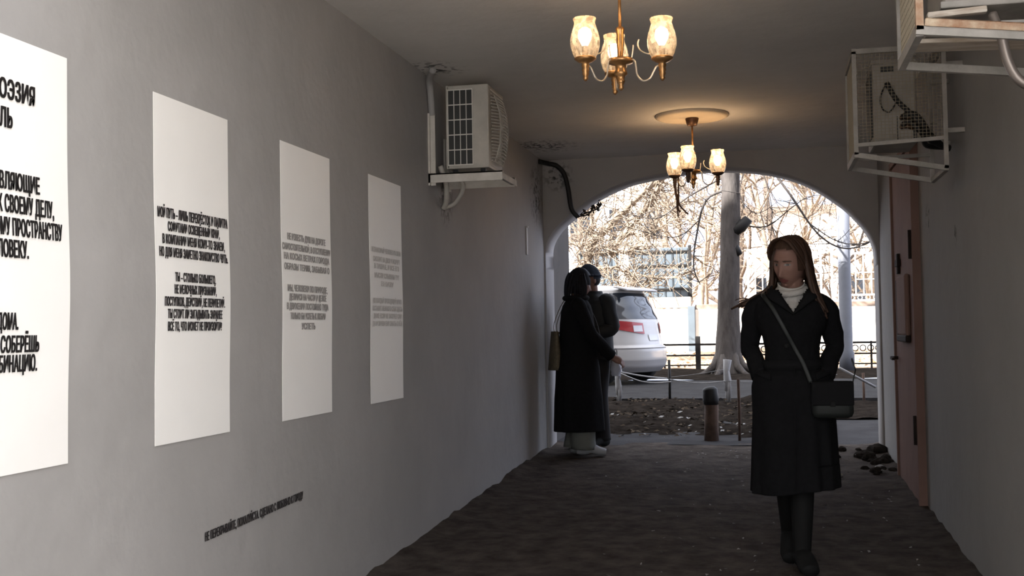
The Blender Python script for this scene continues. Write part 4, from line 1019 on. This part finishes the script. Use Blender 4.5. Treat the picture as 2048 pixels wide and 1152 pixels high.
# ---- the woman walking towards the camera
WX, WY = .115, 5.84
root = empty('person', (WX, WY, zfloor(WY) + .005), 'woman in a long black coat and white turtleneck walking towards the camera, head turned aside', 'person')
HM = Matrix.Translation((.002, -.035, 1.482)) @ Matrix.Rotation(R(-33), 4, 'Z') @ Matrix.Rotation(R(9), 4, 'X') @ Matrix.Rotation(R(3), 4, 'Y')
J = dict(neck=(.005, .005, 1.335),
    torso=[((0, 0, .84), (.155, .11)), ((0, 0, .92), (.160, .115)), ((0, .0, 1.03), (.105, .09)), ((0, .0, 1.14), (.120, .10)), ((0, .005, 1.24), (.155, .10)), ((0, .01, 1.31), (.12, .07)), ((0, .01, 1.345), (.06, .055))],
    shL=(.150, .01, 1.268), elL=(.200, .058, 1.075), wrL=(.150, -.045, .935), shR=(-.155, .01, 1.268), elR=(-.200, .058, 1.075), wrR=(-.150, -.045, .935),
    hipL=(.07, 0, .84), knL=(.032, -.09, .47), anL=(.022, -.07, .095), toeL=(.050, -.20, .032),
    hipR=(-.075, 0, .84), knR=(-.040, -.02, .45), anR=(-.030, .20, .15), toeR=(-.030, .08, .035))
build_body(root, J, HM, 1.0, .0045, hands=[((.150, -.045, .935), (-.30, .0, -.95), (-.9, .2, .2), .45, -1), ((-.150, -.045, .935), (.30, .0, -.95), (.9, .2, .2), .45, 1)])
# tights and boots
for sd in ('L', 'R'):
    Hp, K, A, T = (Vector(J[q + sd]) for q in ('hip', 'kn', 'an', 'toe'))
    b = MB(); limb(b, [Hp.lerp(K, .3), Hp.lerp(K, .65), K, K.lerp(A, .2)], [.085, .070, .054, .052], 16); b.build('tights', m_tights, root, True)
    b = MB(); limb(b, [K.lerp(A, .06), K.lerp(A, .3), K.lerp(A, .7), A, A + Vector((0, 0, -.05))], [.054, .055, .048, .043, .044], 16); shoe(b, A, T)
    b.build('boot', m_boot, root, True)
# coat
CK = [(.385, .205, .185), (.55, .198, .175), (.75, .192, .16), (.88, .196, .155), (.93, .185, .145), (.972, .140, .125), (1.0, .130, .122), (1.06, .126, .122), (1.12, .136, .128), (1.18, .166, .132), (1.24, .180, .130), (1.275, .172, .118), (1.315, .140, .100), (1.335, .105, .085), (1.350, .088, .078)]
def cxy(z): return (.0, -.03 * max(0, (.9 - z)) - .01)
NU, NV = 120, 96
fn = cloth_tube(CK, NU, NV, .385, 1.350, .045, .98, 3, 9, cxy)
zc = lambda j: .385 + (1.350 - .385) * j / (NV - 1)
def vopen(z): return max(0, (z - 1.235)) * .62
def keep(i, j):
    p = fn(i, j); q = fn((i + 1) % NU, j + 1 if j + 1 < NV else j)
    x = (p.x + q.x) / 2; return not ((p.y < -.02) and abs(x - .008) < vopen((p.z + q.z) / 2))
b = MB(); b.grid(fn, NU, NV, wrap=True, keep=keep)
hem = [v for v in b.bm.verts if v.co.z < .5]
for v in hem: v.co.z += (.5 - v.co.z) * .0 + .014 * sin(v.co.x * 9)
coat = b.build('coat', m_coat, root, True); solidify(coat, .006, 0)
for sd, sg in (('L', 1), ('R', -1)):
    S, E, W = (Vector(J[q + sd]) for q in ('sh', 'el', 'wr'))
    b = MB(); limb(b, [S + Vector((-sg * .070, 0, .040)), S + Vector((-sg * .02, 0, .018)), S + Vector((sg * .018, 0, -.030)), S.lerp(E, .5) + Vector((sg * .010, 0, 0)), E + Vector((sg * .004, .0, 0)), E.lerp(W, .45), W], [.030, .052, .060, .054, .046, .045, .048], 18)
    for v in b.bm.verts: v.co += Vector((nz(v.co.x * 14, v.co.y * 14, v.co.z * 22), nz(v.co.z * 20, v.co.x * 14, 4), 0)) * .006
    b.build('coat_sleeve', m_coat, coat, True)
    # lapel: folds back from the V of the coat front
    b = MB()
    def lap(i, j, sg=sg):
        v = j / 12; z = 1.232 + v * .115; w = vopen(z); x = .008 + sg * w
        wid = (.004 + .075 * min(1, v * 1.5)) * (1 if v < .62 else 1 - (v - .62) * 1.1)
        u = i / 5; xx = x + sg * wid * u
        a, d = lerpk(CK, z); yy = -d * max(0, 1 - abs(xx / (a * 1.0)) ** 2.35) ** (1 / 2.35) - .010 - .012 * sin(pi * min(1, u * .8 + .1)) - .012
        return Vector((xx, yy, z + .012 * u * v))
    b.grid(lap, 6, 13); lo = b.build('lapel', m_coat2, coat, True); solidify(lo, .006, 0)
b = MB()                                                     # stand-up collar round the back of the neck
def colr(i, j):
    t = R(-20) + R(220) * i / 30; v = j / 6; rr = .098 + .016 * v - .03 * v * v
    return Vector((.0 + (rr + .006) * cos(t), .004 + rr * sin(t), 1.325 + .065 * v - .03 * (1 - sin(max(0, t) if t < pi else 0)) * v * .6))
b.grid(colr, 31, 7); co = b.build('collar', m_coat2, coat, True); solidify(co, .010, 0)
b = MB()
bt = [fn(i, int((.985 - .385) / (1.35 - .385) * (NV - 1))) for i in range(0, NU, 3)]
b.grid(lambda i, j: Vector((bt[i].x * 1.05, (bt[i].y + .01) * 1.06 - .01, .962 + .048 * j)), len(bt), 2, wrap=True); be = b.build('belt', m_coat2, coat, True); solidify(be, .008, 0)
for sg in (1, -1):
    b = MB()
    def pk(i, j, sg=sg):
        x = sg * (.105 + .075 * i / 6); z = .915 + .035 * j / 2 + .03 * i / 6; a, dd = lerpk(CK, z)
        return Vector((x, -dd * max(.02, 1 - abs(x / (a * 1.01)) ** 2.35) ** (1 / 2.35) - .022, z))
    b.grid(pk, 7, 3); solidify(b.build('pocket_flap', m_coat2, coat, True), .008, 0)
b = MB(); b.tube([(.006, -.143, .985), (.004, -.170, .80), (.0, -.197, .60), (-.004, -.222, .40)], .0035, n=5); b.build('front_edge', m_coat2, coat, True)
for z in (1.08, .90):
    b = MB(); b.ball((-.028, -.142 - (.01 if z < 1 else 0), z), (.013, .006, .013), 12, 6); b.build('button', m_boot, coat, True)
# turtleneck
b = MB()
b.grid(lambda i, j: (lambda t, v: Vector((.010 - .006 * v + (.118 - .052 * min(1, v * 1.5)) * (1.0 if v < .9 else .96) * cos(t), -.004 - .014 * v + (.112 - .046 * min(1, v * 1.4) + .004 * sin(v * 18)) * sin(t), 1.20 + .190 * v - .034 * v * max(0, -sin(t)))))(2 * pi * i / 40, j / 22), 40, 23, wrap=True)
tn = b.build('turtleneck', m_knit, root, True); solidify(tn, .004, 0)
b = MB()
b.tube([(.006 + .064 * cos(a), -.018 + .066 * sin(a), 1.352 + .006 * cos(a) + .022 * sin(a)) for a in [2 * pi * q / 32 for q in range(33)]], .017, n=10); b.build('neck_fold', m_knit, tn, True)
# hair
b = MB()
hair_cap(b, HM, 1.0, lambda x, y, z: (z > .60 - .12 * abs(x) and z > .30) or y > -.28 - .25 * z or (abs(x) > .80 and y > -.55 and z > -.2), .014)
def lock(k, rnd):
    side = 1 if k % 2 else -1; a = rnd.uniform(-.35, 1.25)             # round the side and the back of the head
    x, y = side * cos(a), sin(a); z0 = rnd.uniform(.02, .085)
    p0 = (x * .062, y * .080 + .01, z0 + .02); p1 = (x * .088, y * .102 + .01, z0 - .06)
    if side < 0:  # blown outwards to one side
        g = rnd.random(); p2 = (x * .098 - .012 * g, y * .10 + .02, -.11); p3 = (x * .115 - .075 * g, y * .09 + .01, -.160); p4 = (x * .13 - .19 * g * g - .01, y * .07 + .02, -.205 - .03 * rnd.random())
    else:
        g = rnd.random(); p2 = (x * .104 + .008 * g, y * .105 + .015, -.10); p3 = (x * .118 + .022 * g, y * .10 + .02, -.175); p4 = (x * .125 + .05 * g, y * .09 + .02, -.23 - .05 * rnd.random())
    return [p0, p1, p2, p3, p4], rnd.uniform(.010, .017)
HH = Matrix.Translation(HM.translation) @ Matrix.Rotation(R(-22), 4, 'Z')
strands(b, HH, 3, 96, lock)
def wisp(k, rnd):
    g = rnd.random(); return [(-.07, .02, -.03), (-.10, .02, -.12), (-.14 - .03 * g, .01, -.175), (-.19 - .05 * g, -.03, -.185 + .02 * g), (-.235 - .04 * g, -.04, -.205 + .03 * g)], rnd.uniform(.004, .008)
strands(b, HH, 8, 9, wisp)
def part(k, rnd):
    sd = 1 if k % 2 else -1; v = rnd.uniform(-.07, .05)
    return [(.004 * sd, v, .128), (.045 * sd, v - .006, .112), (.078 * sd, v + .004, .06), (.088 * sd, v * .6 + .02, -.01), (.094 * sd, v * .4 + .03, -.07)], rnd.uniform(.008, .013)
strands(b, HM, 5, 36, part)
b.build('hair', m_hair, root, True)

# her shoulder bag
t = empty('handbag', (WX + .175, WY - .175, zfloor(WY) + .745), 'black satchel with a long cross-body strap, hanging at the walking woman\'s hip', 'bag')
b = MB(); b.box((-.095, -.045, 0), (.095, .045, .165), bevel=.026); b.build('body', m_bag, t, True)
b = MB(); b.box((-.096, -.053, .06), (.096, -.043, .168), bevel=.006); b.box((-.096, -.053, .158), (.096, .045, .172), bevel=.006); b.build('flap', m_coat2, t)
b = MB(); b.box((-.012, -.060, .055), (.012, -.050, .078), bevel=.003); b.build('clasp', m_boot, t)
b = MB()
sp = crom([(-.095, 0, .165), (-.125, .020, .25), (-.165, .030, .33), (-.21, .018, .42), (-.262, .03, .52), (-.305, .085, .585), (-.30, .18, .60), (-.28, .28, .56)], 5)
b.tube(sp, [(.011, .003)] * len(sp), n=8, ref=(1, 0, .6)); b.tube([(.095, 0, .165), (.11, .03, .22), (.10, .10, .27)], [(.011, .003)] * 3, n=8, ref=(0, 1, 0))
b.build('strap', m_bag, t, True)

# ---- woman in the long coat standing by the arch jamb, seen from behind and the side
def stander(x, y, rz, s, label):
    return empty('person', (x, y, zfloor(y) + .005), label, 'person', None, rz)
PX, PY = -1.585, 9.78
r2 = stander(PX, PY, R(108), 1, 'woman with dark hair in a long black coat and grey trousers, by the left jamb')
H2 = Matrix.Translation((0, -.03, 1.455)) @ Matrix.Rotation(R(10), 4, 'Z') @ Matrix.Rotation(R(4), 4, 'X')
J2 = dict(neck=(0, .0, 1.30), torso=[((0, 0, .82), (.155, .11)), ((0, 0, .90), (.16, .115)), ((0, 0, 1.0), (.13, .10)), ((0, 0, 1.12), (.14, .11)), ((0, .005, 1.22), (.155, .10)), ((0, .01, 1.285), (.12, .07)), ((0, .01, 1.315), (.06, .055))],
    shL=(.16, .01, 1.255), elL=(.20, .03, 1.03), wrL=(.17, -.10, .85), shR=(-.16, .01, 1.255), elR=(-.20, -.08, 1.03), wrR=(-.12, -.27, .83),
    hipL=(.08, 0, .82), knL=(.085, -.02, .46), anL=(.085, .01, .085), toeL=(.10, -.15, .028), hipR=(-.08, 0, .82), knR=(-.085, -.03, .46), anR=(-.085, -.02, .085), toeR=(-.11, -.18, .028))
build_body(r2, J2, H2, 1.0, .006, hands=[((.17, -.10, .85), (-.2, -.4, -.9), (-.9, 0, .2), .4, -1), ((-.12, -.27, .83), (.15, -.85, -.45), (.6, .2, -.7), .35, 1)])
K2 = [(.205, .20, .215), (.4, .196, .205), (.7, .19, .185), (.95, .182, .15), (1.1, .178, .142), (1.2, .182, .13), (1.26, .182, .115), (1.29, .145, .10), (1.315, .09, .085), (1.335, .080, .080)]
b = MB(); b.grid(cloth_tube(K2, 96, 80, .205, 1.335, .035, .95, 5, 8), 96, 80, wrap=True); c2 = b.build('coat', m_coat, r2, True); solidify(c2, .006, 0)
def sleeve(J, sd, parent, m, rr=(.052, .068, .062, .056, .055, .050)):
    S, E, W = (Vector(J[q + sd]) for q in ('sh', 'el', 'wr')); sg = 1 if S.x > 0 else -1
    b = MB(); limb(b, [S + Vector((-sg * .045, 0, .02)), S + Vector((sg * .01, 0, .004)), S.lerp(E, .5) + Vector((sg * .01, 0, 0)), E, E.lerp(W, .5), W], rr, 16)
    for v in b.bm.verts: v.co += Vector((nz(v.co.x * 14, v.co.y * 14, v.co.z * 22), nz(v.co.z * 20, v.co.x * 14, 4), 0)) * .007
    return b.build('coat_sleeve', m, parent, True)
for sd in 'LR': sleeve(J2, sd, c2, m_coat)
b = MB(); b.tube([(.098 * cos(a), .005 + .095 * sin(a), 1.33) for a in [2 * pi * q / 24 for q in range(25)]], .022, n=9); b.build('collar', m_coat2, c2, True)
for sd in 'LR':
    Hp, K, A, T = (Vector(J2[q + sd]) for q in ('hip', 'kn', 'an', 'toe'))
    b = MB(); limb(b, [Hp, Hp.lerp(K, .6), K, K.lerp(A, .5), A + Vector((0, 0, -.03))], [.10, .098, .10, .102, .105], 18)
    for v in b.bm.verts: v.co += Vector((nz(v.co.x * 10, v.co.y * 10, v.co.z * 8), nz(v.co.z * 8, v.co.x * 10, 4), 0)) * .012
    b.build('trouser_leg', m_trous, r2, True)
    b = MB(); shoe(b, A, T); b.build('sneaker', m_sole, r2, True)
b = MB(); hair_cap(b, H2, 1.0, lambda x, y, z: z > .55 or y > -.35 or (abs(x) > .7 and z > -.1), .016)
def bob(k, rnd):
    a = rnd.uniform(-.5, pi + .5); x, y = cos(a), sin(a); z0 = rnd.uniform(.0, .09)
    return [(x * .07, y * .085 + .01, z0), (x * .092, y * .112 + .01, z0 - .06), (x * .098, y * .118 + .01, -.08), (x * .086 + rnd.gauss(0, .008), y * .108 + .01, -.135)], rnd.uniform(.010, .016)
strands(b, H2, 4, 70, bob); b.build('hair', m_hair2, r2, True)
# her tote bag: hangs from the far shoulder, on the wall side
cR = Matrix.Rotation(R(108), 3, 'Z')
t = empty('tote_bag', (PX, PY, zfloor(PY) + .005), 'brown woven tote bag on the shoulder of the woman by the left jamb', 'bag', None, R(108))
TY = .185
b = MB()
def toteb(i, j):
    a = 2 * pi * i / 28; v = j / 10; w = .15 - .02 * abs(v - .45); d = .05 * (1 - v * .7) + .012
    return Vector((.05 + w * cos(a) * (1 if v > .02 else .93), TY + d * sin(a), .72 + .33 * v))
V = b.grid(toteb, 28, 11, wrap=True); b.bm.faces.new(V[0][::-1]); tb_ = b.build('body', m_tote, t, True)
for q in (-.012, .012):
    b = MB(); sp = crom([(-.03, TY + q, 1.03), (.02, .18 + q, 1.12), (.11, .10 + q, 1.28), (.13, .03 + q, 1.342), (.135, -.05 + q, 1.30), (.14, -.10, 1.2), (.13, .10 + q, 1.05), (.12, TY + q, 1.03)], 5); b.tube(sp, [(.010, .003)] * len(sp), n=6); b.build('handle', m_tote, t, True)
# cross-body strap of grey webbing, part of a small pouch in front
t = empty('waist_pouch', (PX, PY, zfloor(PY) + .005), 'small dark pouch with a grey strap across the coat of the woman by the jamb', 'bag', None, R(108))
b = MB(); b.box((-.10, -.245, .83), (.02, -.19, .95), bevel=.012); b.build('body', m_bag, t, True)
b = MB(); sp = crom([(.07, .06, 1.335), (.085, -.02, 1.33), (.06, -.115, 1.25), (.0, -.165, 1.14), (-.05, -.185, 1.03), (-.06, -.20, .94)], 5); b.tube(sp, [(.012, .003)] * len(sp), n=6, ref=(1, 0, 0)); b.build('strap', mat('grey_webbing', (.085, .085, .09), rough=.9), t, True)

# ---- man in a dark beanie behind her
MX, MY = -1.53, 10.32
r3 = stander(MX, MY, R(-42), 1, 'man in a dark beanie and black jacket standing behind the woman at the left jamb')
H3 = Matrix.Translation((0, -.03, 1.50)) @ Matrix.Rotation(R(-12), 4, 'Z') @ Matrix.Rotation(R(8), 4, 'X')
J3 = dict(neck=(0, .0, 1.345), torso=[((0, 0, .85), (.155, .11)), ((0, 0, .93), (.16, .12)), ((0, 0, 1.03), (.15, .115)), ((0, 0, 1.15), (.165, .12)), ((0, .005, 1.25), (.18, .11)), ((0, .01, 1.325), (.13, .075)), ((0, .01, 1.36), (.065, .06))],
    shL=(.185, .01, 1.285), elL=(.245, .02, 1.06), wrL=(.16, -.17, .99), shR=(-.185, .01, 1.285), elR=(-.24, .05, 1.05), wrR=(-.20, -.10, .85),
    hipL=(.09, 0, .85), knL=(.095, -.02, .47), anL=(.095, .02, .085), toeL=(.13, -.16, .03), hipR=(-.09, 0, .85), knR=(-.095, -.02, .47), anR=(-.095, .0, .085), toeR=(-.13, -.17, .03))
build_body(r3, J3, H3, 1.02, .006, hands=[((.16, -.17, .99), (-.75, -.55, .1), (-.3, .5, -.7), .7, -1), ((-.20, -.10, .85), (.1, -.35, -.9), (.9, 0, .2), .4, 1)])
K3 = [(.78, .20, .155), (.86, .20, .155), (1.0, .195, .15), (1.15, .205, .15), (1.24, .21, .14), (1.29, .20, .12), (1.325, .15, .10), (1.36, .095, .09), (1.39, .085, .085)]
b = MB(); b.grid(cloth_tube(K3, 80, 50, .78, 1.39, .03, 1.3, 2, 6), 80, 50, wrap=True); jk = b.build('jacket', m_jacket, r3, True); solidify(jk, .008, 0)
for sd in 'LR': sleeve(J3, sd, jk, m_jacket, (.055, .075, .068, .062, .058, .050))
for sd in 'LR':
    Hp, K, A, T = (Vector(J3[q + sd]) for q in ('hip', 'kn', 'an', 'toe'))
    b = MB(); limb(b, [Hp + Vector((0, 0, .05)), Hp.lerp(K, .5), K, K.lerp(A, .5), A + Vector((0, 0, -.02))], [.10, .092, .080, .072, .068], 16); b.build('trouser_leg', m_tights, r3, True)
    b = MB(); shoe(b, A, T); b.build('shoe', m_boot, r3, True)
b = MB(); hair_cap(b, H3, 1.02, lambda x, y, z: z > .22 or (y > 0 and z > -.05), .013); b.tube([H3 @ Vector((.090 * cos(a), .108 * sin(a) + (.0 if sin(a) > 0 else .002), .030 - .012 * sin(a))) for a in [2 * pi * q / 32 for q in range(33)]], .012, n=8); b.build('beanie', m_beanie, r3, True)
b = MB(); hair_cap(b, H3, 1.02, lambda x, y, z: y > .1 and z > -.45 and z < .3, .005); b.build('hair', m_hair2, r3, True)
t = empty('plastic_bag', (MX + .215, MY - .10, zfloor(MY) + .64), 'small pale blue-white bag hanging between the two standing people', 'bag')
b = MB()
b.grid(lambda i, j: (lambda a, v: Vector(((.035 + .012 * sin(pi * v)) * cos(a) * (1 - .6 * max(0, v - .7) / .3), (.03 + .01 * sin(pi * v)) * sin(a), .17 * v)) + Vector((nz(cos(a) * 3, sin(a) * 3, v * 5), nz(v * 5, cos(a) * 3, 2), 0)) * .012)(2 * pi * i / 20, j / 9), 20, 10, wrap=True)
b.build('body', mat('pale_plastic', (.45, .47, .55), rough=.4), t, True)
b = MB(); b.tube([(-.01, 0, .165), (-.012, 0, .22), (.0, 0, .245), (.012, 0, .22), (.01, 0, .165)], .005, n=5); b.build('handle', m_wrap, t, True)
